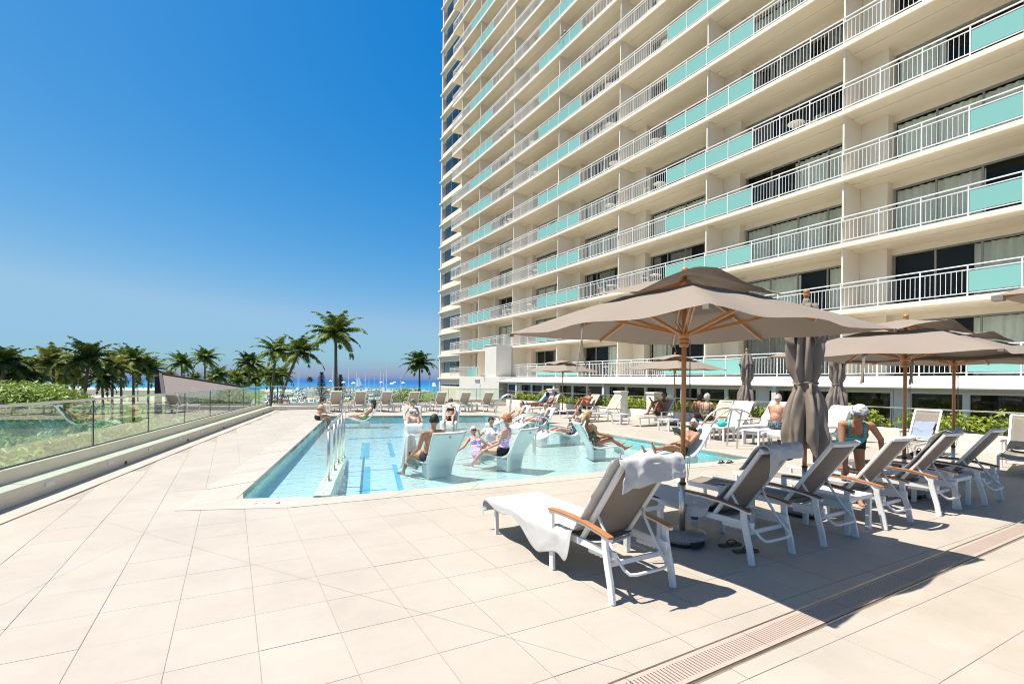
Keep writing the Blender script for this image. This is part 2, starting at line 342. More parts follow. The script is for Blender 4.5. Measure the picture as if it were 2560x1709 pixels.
# ------------------------------------------------------------------ pool deck
POOL = [(0.2, 7.5), (1.4, 7.03), (5.6, 6.80), (9.9, 6.56), (10.1, 8.5), (10.5, 13.2), (11.0, 19.9), (10.6, 20.45), (4.1, 22.5), (3.75, 21.4)]
def offset_poly(P, ds):
    n = len(P); out = []
    L = []
    for i in range(n):
        a = Vector(P[i]); b = Vector(P[(i + 1) % n]); d = (b - a).normalized(); nn = Vector((d.y, -d.x)); L.append((a + nn * ds[i], d))
    for i in range(n):
        (p, d), (q, e) = L[i - 1], L[i]; den = d.x * e.y - d.y * e.x
        if abs(den) < .05: out.append(tuple(q)); continue
        t = ((q - p).x * e.y - (q - p).y * e.x) / den; out.append(tuple(p + d * t))
    return out
COP = offset_poly(POOL, [.55, .38, .38, .4, .4, .4, .4, .42, .5, .55])
def inside(p, P):
    c = False; n = len(P)
    for i in range(n):
        (x0, y0), (x1, y1) = P[i], P[i - 1]
        if (y0 > p[1]) != (y1 > p[1]) and p[0] < (x1 - x0) * (p[1] - y0) / (y1 - y0) + x0: c = not c
    return c
def wall_x(y): return -2.16 + .2333 * (y - 8.43)        # inner foot of the left parapet
DECK = [(wall_x(-7) - .6, -7), (24.2, -7), (24.2, 31), (wall_x(27.6) - .5, 28.1)]
mb = MB(); bm = bmesh.new()
def ring(P, z): 
    vs_ = [bm.verts.new((p[0], p[1], z)) for p in P]
    return [bm.edges.new((vs_[i], vs_[(i + 1) % len(vs_)])) for i in range(len(vs_))]
ee = ring(DECK, -.004) + ring(POOL, -.004)
bmesh.ops.triangle_fill(bm, use_beauty=True, use_dissolve=False, edges=ee)
for f_ in list(bm.faces):
    c_ = f_.calc_center_median()
    if f_.normal.z < 0: f_.normal_flip()
me = bpy.data.meshes.new('pool_deck'); bm.to_mesh(me); bm.free(); me.materials.append(M['grout'])
deck = tag(link('pool_deck', me), 'pale stone tiled terrace around the pool', kind='structure')
# supporting mass of the terrace, seen from outside only
mb = MB(); n_ = len(DECK)
mb.add([(p[0], p[1], -.03) for p in DECK] + [(p[0], p[1], GZ) for p in DECK], [(i, i + n_, (i + 1) % n_ + n_, (i + 1) % n_) for i in range(n_)])
tag(mb.build('terrace_wall', 'stucco'), kind='structure')

E1 = Vector((.4606, -.0122)); E2 = Vector((.0088, .5116)); TO = Vector((-.690, 4.303)); J = .0017
u1 = E1.normalized(); u2 = E2.normalized()
a_ = E1 / 2 - u1 * J; b_ = E2 / 2 - u2 * J
def tile_geo(mb, c, z):
    k = [c - a_ - b_, c + a_ - b_, c + a_ + b_, c - a_ + b_]; ch = .0018
    kk = [p + (c - p).normalized() * ch * 1.4 for p in k]
    v = [(p.x, p.y, -.0036) for p in k] + [(p.x, p.y, z - .0012) for p in k] + [(p.x, p.y, z) for p in kk]
    f = [(8, 9, 10, 11)] + [(4 + i, 4 + (i + 1) % 4, 8 + (i + 1) % 4, 8 + i) for i in range(4)] + [(i, (i + 1) % 4, 4 + (i + 1) % 4, 4 + i) for i in range(4)]
    mb.add(v, f)
cells = []; cut = []
for j in range(-22, 46):
    for i in range(-12, 58):
        c = TO + E1 * (i + .5) + E2 * (j + .5)
        if c.y < -5.5 or c.y > 27.6 or c.x > 16.0 or c.x < wall_x(c.y) + .44: continue
        k4 = [c - a_ - b_, c + a_ - b_, c + a_ + b_, c - a_ + b_]
        if any(inside(p, POOL) for p in k4) or inside(c, POOL):
            best = None                                   # trim the tile along the pool edge it crosses, under the coping
            for e in range(len(POOL)):
                A_ = Vector(POOL[e]); B_ = Vector(POOL[(e + 1) % len(POOL)]); dd = (B_ - A_).normalized(); nn = Vector((dd.y, -dd.x)); s_ = (c - A_).dot(nn)
                if best is None or s_ > best[0]: best = (s_, A_, nn)
            _, A_, nn = best; out = []
            for q in range(4):
                p0, p1 = k4[q], k4[(q + 1) % 4]; s0, s1 = (p0 - A_).dot(nn) - .06, (p1 - A_).dot(nn) - .06
                if s0 >= 0: out.append(p0)
                if s0 * s1 < 0: out.append(p0.lerp(p1, s0 / (s0 - s1)))
            if len(out) > 2: cut.append(out)
            continue
        d = FW.x * c.x + FW.y * c.y; a = (RT.x * c.x + RT.y * c.y)
        vis = d > .8 and abs(a) < d * 1.06 + .3 and 1.6 / d < (1709 - 952 + 40) / 1240
        cells.append((d if vis else 1e4 + c.length, c))
cells.sort(key=lambda t: t[0])
tm = MB(); tile_geo(tm, Vector((0, 0)), 0.0); tme = tm.mesh('tile', 'tile')
for d, c in cells[:300]:
    link('tile', tme, deck, (c.x, c.y, random.uniform(-.0009, .0009)))
tf = MB()
for d, c in cells[300:]: tile_geo(tf, c, random.uniform(-.0009, .0009))
for o_ in cut: tf.prism(o_, -.0036, -.0005)
tag(tf.build('tile_field', 'tile', deck), kind='stuff')
# strip along the left parapet, with a flat dark strip painting the shade of the drain slot
mb = MB(); ys = [-6.5, 8, 16, 27.9]
for y0, y1 in zip(ys[:-1], ys[1:]):
    mb.add([(wall_x(y0), y0, .001), (wall_x(y0) + .40, y0, .001), (wall_x(y1) + .40, y1, .001), (wall_x(y1), y1, .001)], [(0, 1, 2, 3)])
mb.build('border_strip', 'coping', deck)
mb = MB()
for y0, y1 in zip(ys[:-1], ys[1:]):
    mb.add([(wall_x(y0) + .385, y0, .005), (wall_x(y0) + .41, y0, .005), (wall_x(y1) + .405, y1, .005), (wall_x(y1) + .385, y1, .005)], [(0, 1, 2, 3)])
mb.build('drain_slot', 'trough', deck)
for P0, P1 in (((-1.32, 7.39), (2.02, 1.93)), ((-2.05, 3.05), (-.62, 6.32))):
    d = (Vector(P1) - Vector(P0)).normalized(); q = Vector((-d.y, d.x)) * .0011
    mb = MB(); mb.add([(*(Vector(P0) - q), .0016), (*(Vector(P1) - q), .0016), (*(Vector(P1) + q), .0016), (*(Vector(P0) + q), .0016)], [(0, 1, 2, 3)]); mb.build('saw_cut_joint', 'grout', deck)
# coping stones
n_ = len(POOL)
for i in range(n_):
    a, b = Vector(POOL[i]), Vector(POOL[(i + 1) % n_]); c, d = Vector(COP[i]), Vector(COP[(i + 1) % n_])
    k = max(1, round((b - a).length / 1.15))
    for q in range(k):
        t0 = q / k + (.0007 if q else 0); t1 = (q + 1) / k - .0007
        mb = MB(); mb.prism([a.lerp(b, t0), c.lerp(d, t0), c.lerp(d, t1), a.lerp(b, t1)][::-1], -.10, .006 + random.uniform(-.0008, .0008))
        bev(mb.build('coping_stone', 'coping', deck), .003)
# grated drain across the front of the terrace
YD = 1.785
mb = MB(); mb.boxa(.9, YD, .0015, 15.9, YD + .20, .0035); mb.build('drain_trough', 'trough', deck)  # no hollow under the grate; a thin dark sheet carries its shade
for k, yy in enumerate((YD - .018, YD + .20)):
    mb = MB(); mb.boxa(.9, yy, -.004, 15.9, yy + .014, .0062); mb.build('drain_edge', 'steel', deck)
gm = MB(); GL = .995; nb = 40
gm.boxa(0, .004, .0045, GL, .034, .0085); gm.boxa(0, .166, .0045, GL, .196, .0085)
for k in range(nb):
    x = (k + .5) * GL / nb; gm.boxa(x - .0085, .030, .0043, x + .0085, .170, .0083)
gme = gm.mesh('drain_grate', 'grate')
for k in range(15): link('drain_grate', gme, deck, (.9 + k, YD, 0))
# depth marking set in the coping by the near pool corner
dm = MB(); dm.add([(-.30, -.055, .0068), (.30, -.055, .0068), (.30, .055, .0068), (-.30, .055, .0068)], [(0, 1, 2, 3)])
MARK = (.60, 7.00, 0); dmo = dm.build('depth_marker', 'white', deck, loc=MARK, rotz=R(-21))
def text(body, size, loc, parent, m, rot=(0, 0, 0), shear=0., name='lettering'):
    cu = bpy.data.curves.new(name, 'FONT'); cu.body = body; cu.size = size; cu.align_x = 'CENTER'; cu.align_y = 'CENTER'; cu.extrude = .0006; cu.shear = shear; cu.offset = size * .02
    to = bpy.data.objects.new(name, cu); me_ = bpy.data.meshes.new_from_object(to); bpy.data.objects.remove(to)
    me_.materials.append(M[m]); o = link(name, me_, parent, loc); o.rotation_euler = rot; return o
text('1', .115, (-.21, 0, .0078), dmo, 'black'); text('FT', .05, (-.10, .01, .0078), dmo, 'black')
text('8', .115, (.06, 0, .0078), dmo, 'black'); text('IN', .05, (.19, .01, .0078), dmo, 'black')

# ------------------------------------------------------------------ pool
WZ = -.115; FZ = -.33
mb = MB(); mb.add([(p[0], p[1], FZ) for p in POOL], [tuple(range(n_))]); pool = tag(mb.build('pool', 'pool'), 'shallow turquoise swimming pool basin', kind='structure')
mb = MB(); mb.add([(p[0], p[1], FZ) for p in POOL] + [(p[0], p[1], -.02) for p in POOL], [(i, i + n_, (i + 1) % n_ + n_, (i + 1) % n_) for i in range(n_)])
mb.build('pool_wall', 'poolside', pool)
pd = Vector((.2535, .9673))                             # direction of the pool's slanted left side
def strip(c, ln, wd, dr, z=FZ + .005):
    c = Vector(c); dr = Vector(dr).normalized(); s_ = Vector((dr.y, -dr.x)) * (wd / 2)
    m_ = MB(); e_ = c + dr * ln; m_.add([(p.x, p.y, z) for p in (c - s_, c + s_, e_ + s_, e_ - s_)], [(0, 1, 2, 3)]); m_.build('lane_tile_line', 'stripe', pool)
strip((1.82, 7.2), 4.0, .12, pd); strip((2.42, 7.2), 4.0, .10, pd); strip((3.05, 12.2), 3.2, .22, pd); strip((3.75, 12.2), 3.0, .12, pd)
strip((2.0, 8.7), .55, .03, (1, -.1)); strip((2.2, 10.6), 3.4, .03, (1, -.05)); strip((3.6, 16.5), 6.6, .25, (1, -.12), FZ + .006); strip((6.4, 14.6), .9, .12, (1, .0))
mb = MB()
mb.add([(p[0], p[1], WZ) for p in POOL], [tuple(range(n_))])
tag(mb.build('pool_water', 'water'), 'clear pale turquoise pool water with small ripples', kind='structure')
# low tiled curb with the handrail that runs into the pool
A = Vector((1.20, 7.06)); s_ = Vector((pd.y, -pd.x)) * .11
def cb(t, z): 
    c = A + pd * t; return [(c - s_).to_3d() + Vector((0, 0, z)), (c + s_).to_3d() + Vector((0, 0, z))]
mb = MB(); tt = [(0, .035), (1.2, .02), (3.0, -.06), (5.2, -.27)]
v = []
for t, z in tt: v += cb(t, z) + cb(t, FZ)
f = []
for i in range(len(tt) - 1):
    o_ = i * 4; f += [(o_, o_ + 1, o_ + 5, o_ + 4), (o_ + 2, o_, o_ + 4, o_ + 6), (o_ + 1, o_ + 3, o_ + 7, o_ + 5)]
f += [(0, 2, 3, 1), (12, 13, 15, 14)]
mb.add(v, f); tag(bev(mb.build('pool_curb', 'mosaic_green'), .008), 'low green mosaic curb dividing the pool entry ramp from the main pool', 'curb')
hr = thing('handrail', 'straight stainless steel handrail with five posts along the pool entry curb', 'handrail', (A.x, A.y, 0))
posts = [1.05, 2.25, 3.35, 4.55, 5.7]
for k, t in enumerate(posts):
    p = pd * t; zb = [.02, -.02, -.08, -.22, -.32][k]
    mb = MB(); mb.tube([(p.x, p.y, zb - .02), (p.x, p.y, .80 if k else .78)], .022 if k else .024, 12)
    mb.lathe([(.055, zb), (.055, zb + .012), (.03, zb + .016)], (p.x, p.y, 0), 14); mb.build('post', 'steel', hr, True)
p0 = pd * posts[0]; p1 = pd * (posts[-1] + .25)
mb = MB(); mb.tube([(p0.x, p0.y, .77), (p0.x + pd.x * .01, p0.y + pd.y * .01, .82), (p0.x + pd.x * .05, p0.y + pd.y * .05, .845), (p0.x + pd.x * .14, p0.y + pd.y * .14, .85), (p1.x, p1.y, .83)], .024, 12)
mb.build('top_rail', 'steel', hr, True)

def grab(label, loc, rot, w_=.55, h=.62, sc_=1.0):
    t = thing('grab_rail', label, 'grab rail', loc, rot, 'curved pool grab rails')
    for sy in (-1, 1):
        o2 = sy * w_ / 2
        pts = [(-.62, -.12), (-.60, .10), (-.52, .30), (-.38, .47), (-.20, .58), (0, .64), (.20, .645), (.40, .60), (.52, .54)]
        mb = MB(); mb.tube([(x * sc_, o2, z * h / .62) for x, z in smooth_prof(pts, 3)], .021, 10); mb.build('bent_tube', 'steel', t, True)
        pts = [(.28, .63), (.24, .50), (.19, .30), (.17, .05), (.17, -.15)]
        mb = MB(); mb.tube([(x * sc_, o2, z * h / .62) for x, z in smooth_prof(pts, 3)], .021, 10); mb.build('leg_tube', 'steel', t, True)
    return t
def smooth_prof(P, k=4):
    out = []
    for i in range(len(P) - 1):
        p0, p1, p2, p3 = P[max(i - 1, 0)], P[i], P[i + 1], P[min(i + 2, len(P) - 1)]
        for q in range(k):
            t_ = q / k; out.append(tuple(.5 * ((2 * p1[j]) + (-p0[j] + p2[j]) * t_ + (2 * p0[j] - 5 * p1[j] + 4 * p2[j] - p3[j]) * t_ ** 2 + (-p0[j] + 3 * p1[j] - 3 * p2[j] + p3[j]) * t_ ** 3) for j in range(len(p1))))
    return out + [tuple(P[-1])]
grab('arched steel grab rail in front of the seated woman in a black bikini', (7.35, 16.75, WZ), R(-25), .5, .85, 1.1)
grab('arched steel grab rail beside the patterned-swimsuit bather', (7.05, 11.15, WZ), R(-28), .55, .80, 1.15)
grab('arched steel grab rail on the far deck left of the dark sunbathers', (12.1, 21.0, 0), R(-25), .5, .9, .9)
grab('arched steel grab rail at the right end of the pool', (10.95, 8.0, 0), R(-30), .55, .92, 1.0)

# ------------------------------------------------------------------ left parapet with glass fence
def parapet(name, A, B, label, curb_w=.30, curb_h=.20, wall_h=.38, wall_w=.16, rail_z=1.20, panels=None, npan=8, m='stucco', gmat='fence_glass', side=1, curb=True, rail_z1=None):
    A = Vector(A); B = Vector(B); d = (B - A).normalized(); L = (B - A).length; nn = Vector((-d.y, d.x)) * side   # nn points away from the deck
    t = thing(name, label, 'fence', (A.x, A.y, 0)); rz1 = rail_z if rail_z1 is None else rail_z1
    def quadp(s0, s1, o0, o1): return [d * s0 + nn * o0, d * s1 + nn * o0, d * s1 + nn * o1, d * s0 + nn * o1][::side]
    o_ = 0
    if curb:
        mb = MB(); mb.prism(quadp(0, L, 0, curb_w), -.03, curb_h); bev(mb.build('curb', m, t), .02, 3); o_ = curb_w
    mb = MB(); mb.prism(quadp(0, L, o_ - .005, o_ + wall_w), -.04, wall_h); bev(mb.build('low_wall', m, t), .012)
    gm_ = o_ + wall_w * .5
    if panels is None: panels = [L * k / npan for k in range(npan + 1)]
    for k, (s0, s1) in enumerate(zip(panels[:-1], panels[1:])):
        mb = MB(); mb.prism(quadp(s0 + .009, s1 - .009, gm_ - .006, gm_ + .006), wall_h + .012, lerp(rail_z, rz1, (s0 + s1) / 2 / L) - .02); mb.build('glass_panel', gmat, t)
        if s0 > 0:
            mb = MB(); mb.prism(quadp(s0 - .006, s0 + .006, gm_ - .012, gm_ + .012), wall_h, lerp(rail_z, rz1, s0 / L) - .02); mb.build('joint_strip', 'blackp', t)
    p = nn * gm_; q = d * L + nn * gm_
    mb = MB(); mb.bar((p.x, p.y, wall_h + .006), (q.x, q.y, wall_h + .006), .04, .02); mb.build('base_channel', 'blackp', t)
    mb = MB(); mb.bar((p.x, p.y, rail_z), (q.x, q.y, rz1), .055, .035); bev(mb.build('top_rail', 'brass_rail', t), .006)
    return t, d, nn, L
ya = -4.0; PA = (wall_x(ya), ya); PB = (wall_x(27.6), 27.6)
Ltot = (Vector(PB) - Vector(PA)).length
pan = [0, 3.0, 6.0, 8.0, 10.55, 13.1]
while pan[-1] < Ltot - 2.6: pan.append(pan[-1] + 2.42)
pan.append(Ltot)
pt, d_, nn_, L_ = parapet('glass_fence', PA, PB, 'long frameless glass fence on a low stucco wall along the left edge of the terrace', panels=pan)
for k in range(13):
    s0 = 8.2 + k * 1.75
    if s0 > L_ - .5: break
    p = d_ * s0 + nn_ * -.004
    ang = math.atan2(d_.y, d_.x)
    mb = MB(); mb.box((0, 0, 0), (.22, .012, .07)); mb.box((0, -.004, -.005), (.18, .012, .045)); mb.build('step_light', 'white', pt, loc=(p.x, p.y, .125), rotz=ang)
    if k % 2 == 0:
        p = d_ * (s0 + .6) + nn_ * -.003; mb = MB(); mb.box((0, 0, 0), (.085, .012, .05)); mb.build('scupper', 'trough', pt, loc=(p.x, p.y, .035), rotz=ang)
parapet('glass_fence', (wall_x(27.6), 27.6), (16.0, 27.9), 'far glass fence with a thin rail in front of the car park and marina', npan=7, wall_h=.30, rail_z=1.20, rail_z1=1.05, gmat='far_glass')
parapet('planter_fence', (16.0, 27.9), (16.0, -3.0), 'glass fence on a white low wall in front of the yellow-green planter', curb=False, wall_h=.42, rail_z=.98, npan=13, m='warmwhite', gmat='planter_glass')
def pillar(x, y, label):
    t = thing('pillar', label, 'pillar', (x, y, 0), 0, 'white fence pillars')
    mb = MB(); mb.boxa(-.22, -.22, 0, .22, .22, 1.12); bev(mb.build('shaft', 'warmwhite', t), .015); mb = MB(); mb.boxa(-.25, -.25, 1.12, .25, .25, 1.19); bev(mb.build('cap', 'warmwhite', t), .012)
pillar(15.8, 22.4, 'short white fence pillar farthest from the camera, beside the small open umbrella')
pillar(15.8, 17.0, 'short white fence pillar right of the seated man in dark trunks')
pillar(15.8, 15.0, 'short white fence pillar nearest the dark sunbather with raised knees')
# ------------------------------------------------------------------ hotel tower
FX = 22.16; WX = 24.05; FH = 2.757; Z0 = 1.95; NF = 18; BW = 6.76
PY = [10.85 + BW * k for k in range(-2, 6)] + [49.0]          # party walls
END = 51.4; CORN = 58.9
tower = thing('hotel_tower', 'tall cream hotel tower with rows of balconies and turquoise railing panels', 'building', (0, 0, 0))
SL = .19
for n in range(NF):
    z = Z0 + FH * n
    mb = MB(); mb.boxa(FX, PY[0] - 6, z - SL, WX + .9, END, z)
    mb.boxa(FX + .75, PY[0] - 6, z - SL - .05, WX + .5, END - .4, z - SL + .002)      # shallow drop of the soffit
    o = mb.build('balcony_slab', ['warmwhite', 'soffit'], tower)
    for p in o.data.polygons:
        if p.normal.z < -.5: p.material_index = 1
    # end wall: band and projecting ledge
    mb = MB(); mb.boxa(WX - .0, END - 1.0, z - SL - .62, WX + .3, CORN, z + .55); mb.boxa(WX - .22, END + .004, z - SL, WX + .3, CORN + .28, z - .02)
    mb.build('end_wall_band', 'cream', tower)
mb = MB(); mb.boxa(WX + .95, PY[0] - 6, -1, WX + 1.1, CORN - .3, Z0 + FH * NF); mb.build('room_shade_sheet', 'dark', tower)  # dark sheet behind the curtains paints the shade of the rooms
mb = MB(); mb.boxa(WX - .1, CORN - .28, -1, WX + 6, CORN, Z0 + FH * NF - .3); mb.build('corner_fin', 'warmwhite', tower)
mb = MB(); mb.boxa(WX - .03, END - .05, -1, WX + .3, END + .3, Z0 + FH * NF - .3); mb.build('end_pier', 'cream', tower)
# divider walls with pilaster
dv = MB(); dv.boxa(FX + .16, -.045, 0, WX + .3, .045, FH - SL); dv.boxa(FX + .13, -.036, 0, FX + .162, .036, FH - SL - .0); dme = dv.mesh('balcony_divider', 'cream')
pl = MB(); pl.boxa(WX - .42, -1.05, 0, WX + .3, -.052, FH - SL - .051); plme = pl.mesh('wall_pilaster', 'cream')
# railings: five sections, three of balusters and two of glass panels; the two bay types mirror each other
def railing(flip, L, nsec=5, npan=2):
    mb = MB(); X = 0; sw = L / nsec
    mb.boxa(-.025, 0, 1.045, .025, L, 1.085); mb.boxa(-.018, 0, .885, .018, L, .92); mb.boxa(-.018, 0, .09, .018, L, .12)
    for k in range(nsec + (1 if nsec < 5 else 0)):
        y = k * sw; mb.boxa(-.02, y - .02, -.004, .02, y + .02, 1.05)
        isp = (k >= nsec - npan) if not flip else (k < npan)
        if isp or k == nsec: continue
        nbal = max(3, round(sw / .15))
        for q in range(1, nbal):
            yy = y + q * sw / nbal; mb.boxa(-.009, yy - .008, .115, .009, yy + .008, .89)
    return mb.mesh('railing', 'rail')
RA = railing(False, BW); RB = railing(True, BW); RS = railing(True, 49.0 - PY[-2], 4, 2); RE = railing(False, END - 49.0, 2, 0)
pw = BW / 5
pm = MB(); pm.boxa(-.006, .03, .145, .006, pw - .03, .865); pme = pm.mesh('railing_panel', 'aqua')
pm2 = MB(); w2 = (49.0 - PY[-2]) / 4; pm2.boxa(-.006, .03, .145, .006, w2 - .03, .865); pme2 = pm2.mesh('railing_panel', 'aqua')
# windows: frame, two panes, curtain
WL = BW - 1.25; WH = 2.28
def frame_mesh(L, H, n=4):
    mb = MB(); t = .06
    mb.boxa(-.04, 0, H - .07, .04, L, H); mb.boxa(-.04, 0, 0, .04, L, .05)
    for k in range(n + 1):
        y = k * L / n; mb.boxa(-.036, max(0, y - t / 2), .05, .036, min(L, y + t / 2), H - .07)
    return mb.mesh('sliding_door', 'frame')
def pane_mesh(L, H, nm='pane', m='pane'):
    mb = MB(); mb.add([(0, .03, .06), (0, L - .03, .06), (0, L - .03, H - .08), (0, .03, H - .08)], [(3, 2, 1, 0)]); return mb.mesh(nm, m)
def curtain_mesh(L, H, spans, seed, m='curtain'):
    mb = MB(); rr = random.Random(seed)
    for (a, b) in spans:
        nu = max(6, int((b - a) * L / .055)); ph = rr.random() * 9
        mb.grid(lambda u, v, a=a, b=b, nu=nu: (.22 + .045 * math.sin(u * nu * 1.35 + ph) + .02 * math.sin(u * 23 + ph), lerp(a, b, u) * L, .03 + v * (H - .1)), nu, 1)
    return mb.mesh('curtain', m, True)
FM = frame_mesh(WL, WH); PM = pane_mesh(WL / 2, WH)
CU = [curtain_mesh(WL, WH, sp, 3 + i, m_) for i, (sp, m_) in enumerate([([(0, 1)], 'curtain'), ([(0, .22), (.72, 1)], 'curtain'), ([(0, .55)], 'curtain'), ([(.0, .25), (.5, 1)], 'curtain'), ([(.8, 1)], 'darkcurtain'), ([(0, 1)], 'darkcurtain'), ([(0, .3), (.45, .75), (.9, 1)], 'darkcurtain')])]
hd = MB(); hd.boxa(WX - .02, 0, WH, WX + .25, BW, FH - SL - .05); hme = hd.mesh('door_header', 'cream')
rr = random.Random(11)
def bay(n, k, z):
    y = PY[k]; L = BW
    h = link('door_header', hme, tower, (0, y, z))
    wobj = link('sliding_door', FM, tower, (WX + .06, y + .12, z + .004))
    link('pane', PM, wobj, (.01, 0, 0)); link('pane', PM, wobj, (.022, WL / 2, 0))
    low = n < 5
    c = CU[rr.choices(range(7), [5, 3, 2, 3, 1, 1, 1] if low else [2, 2, 2, 2, 3, 3, 3])[0]]
    link('curtain', c, wobj, (.02, 0, 0))
for n in range(NF - 1):
    z = Z0 + FH * n
    for k in range(len(PY)):
        link('balcony_divider', dme, tower, (0, PY[k], z)); link('wall_pilaster', plme, tower, (0, PY[k], z))
    for k in range(len(PY) - 2):
        if n == 0 and k == 6: continue
        bay(n, k, z)
        odd = (k % 2 == 1)
        # panels gather round every other party wall
        link('railing', RB if odd else RA, tower, (FX + .06, PY[k], z))
        ks = (0, 1) if odd else (3, 4)
        for q in ks:
            link('railing_panel', pme, tower, (FX + .06, PY[k] + q * pw, z))
    # shorter last bay and the open end balcony
    if True:
        y = PY[-2]; kk = len(PY) - 2
        oddl = (kk % 2 == 0)
        link('railing', RS, tower, (FX + .06, y, z)); 
        for q in (0, 1): link('railing_panel', pme2, tower, (FX + .06, y + q * w2, z))
        link('railing', RE, tower, (FX + .06, 49.0, z))
        mb = MB(); mb.boxa(FX + .06, END - .04, z + 1.045, WX, END, z + 1.085); mb.boxa(FX + .06, END - .035, z + .885, WX, END - .005, z + .92); mb.boxa(FX + .06, END - .035, z + .09, WX, END - .005, z + .12)
        for q in range(1, 11): mb.boxa(FX + .06 + q * .175 - .008, END - .028, z + .115, FX + .06 + q * .175 + .008, END - .012, z + .89)
        mb.build('end_railing', 'rail', tower)
SW = 49.0 - PY[-2] - .9
FS = frame_mesh(SW, WH, 3); PS = pane_mesh(SW, WH, 'pane', 'bluepane'); CS = curtain_mesh(SW, WH, [(0, .3)], 91)
FE = frame_mesh(5.6, 1.45, 3); PE = pane_mesh(5.6, 1.45, 'pane', 'bluepane'); CE = curtain_mesh(5.6, 1.45, [(.75, 1)], 92, 'darkcurtain'); CE2 = curtain_mesh(5.6, 1.45, [(0, 1)], 93)
hS = MB(); hS.boxa(WX - .02, 0, WH, WX + .25, 49 - PY[-2] + 2.2, FH - SL - .05); hS.boxa(WX - .02, 49 - PY[-2] - .02, 0, WX + .25, 49 - PY[-2] + .5, WH); hSm = hS.mesh('door_header', 'cream')
for n in range(-1, NF - 1):
    z = Z0 + FH * n
    if n >= 0:
        o = link('sliding_door', FS, tower, (WX + .06, PY[-2] + .1, z)); link('pane', PS, o, (.01, 0, 0)); link('curtain', CS, o, (.02, 0, 0)); link('door_header', hSm, tower, (0, PY[-2], z))
    o = link('end_window', FE, tower, (WX + .06, END + .7, z + .55)); link('pane', PE, o, (.01, 0, 0)); link('curtain', CE2 if n < 1 else CE, o, (.02, 0, 0))
# ground storey under the first slab and the far stair block
mb = MB(); mb.boxa(WX, END - 8, -1, WX + .3, CORN, 0.9); mb.boxa(FX + .2, 45.0, -1, FX + 1.6, 45.3, Z0 - SL); mb.build('ground_wall', 'cream', tower)
st = thing('stair_block', 'plain white block with a vent and a grey door standing against the tower foot', 'building', (0, 0, 0))
mb = MB(); mb.boxa(20.55, 37.6, Z0 + .003, 22.1, 39.75, 4.72); mb.boxa(20.5, 37.55, 4.72, 22.1, 39.8, 4.78); bev(mb.build('upper_box', 'warmwhite', st), .02)
mb = MB(); mb.boxa(20.45, 36.9, -.5, 22.1, 45.0, Z0); bev(mb.build('lower_wall', 'warmwhite', st), .02)
mb = MB(); mb.boxa(20.405, 40.4, -.4, 20.455, 41.5, 1.35); mb.build('door', 'white', st)
mb = MB(); mb.boxa(20.40, 40.5, 1.42, 20.448, 41.4, 1.72); mb.build('vent', 'frame', st)
mb = MB(); mb.tube([(20.35, 39.6, 1.9), (20.35, 39.6, 2.2), (20.5, 39.6, 2.2)], .05, 8); mb.build('pipe', 'warmwhite', st)
# lanai wing in front of the tower foot: white fascia, piers, long windows
pod = thing('lanai_wing', 'low white lanai wing with long dark windows and a white fascia at the tower foot', 'building', (0, 0, 0))
PX = 20.6
mb = MB(); q = [(PX - .6, 1.50), (PX - .6, 1.57), (FX - .02, 1.90), (FX - .02, 1.50)]      # lip, and a top sloped to catch the sun and read bright white
mb.add([(x, -6, z) for x, z in q] + [(x, 36.85, z) for x, z in q], [(0, 1, 2, 3), (7, 6, 5, 4), (0, 4, 5, 1), (1, 5, 6, 2), (2, 6, 7, 3), (3, 7, 4, 0)]); bev(mb.build('fascia', 'white', pod), .012)
mb = MB(); mb.boxa(PX - .02, -6, -1, PX + .3, 36.85, .16); mb.boxa(PX - .02, -6, 1.40, PX + .3, 36.85, 1.498); mb.build('window_wall', 'white', pod)
mb = MB(); mb.boxa(PX + .8, -6, -1, PX + .9, 36.85, 1.5); mb.build('lanai_shade_sheet', 'dark', pod)  # dark sheet behind the lanai panes, room shade put into its colour
y = -2.0; i = 0
M['dkpane'] = glass('tinted green glass', (.20, .26, .20), 1.0, 0.0, 1.55)
cw = curtain_mesh(1.45, 1.24, [(0, 1)], 77, 'darkcurtain')
while y < 35:
    L = 1.55 if i % 3 else 1.6
    fr = MB(); fr.boxa(-.08, 0, 1.16, .05, L, 1.24); fr.boxa(-.08, 0, 0, .05, L, .08); fr.boxa(-.08, 0, .08, .05, .09, 1.16); fr.boxa(-.08, L - .09, .08, .05, L, 1.16)
    wo_ = fr.build('window', 'white', pod, loc=(PX + .03, y, .16)); pn = pane_mesh(L, 1.26, 'pane', 'dkpane'); link('pane', pn, wo_, (.0, 0, 0)); link('curtain', cw, wo_, (.10, .05, 0))
    y += L; i += 1
    if i % 3 == 0:
        mb = MB(); mb.boxa(PX - .06, y, -.8, PX + .3, y + .42, 1.5); mb.build('pier', 'white', pod); y += .44
for y in (2.6, 12.4, 17.2, 23.2, 28.4, 33.5):
    mb = MB(); mb.boxa(PX - .5, y - .1, -.8, PX - .32, y + .1, 1.499); mb.build('post', 'white', pod)
mb = MB(); mb.boxa(16.35, -4, -.3, PX + .1, 37, .02); tag(mb.build('planter_bed', 'soil'), 'soil bed behind the planter fence', kind='structure')
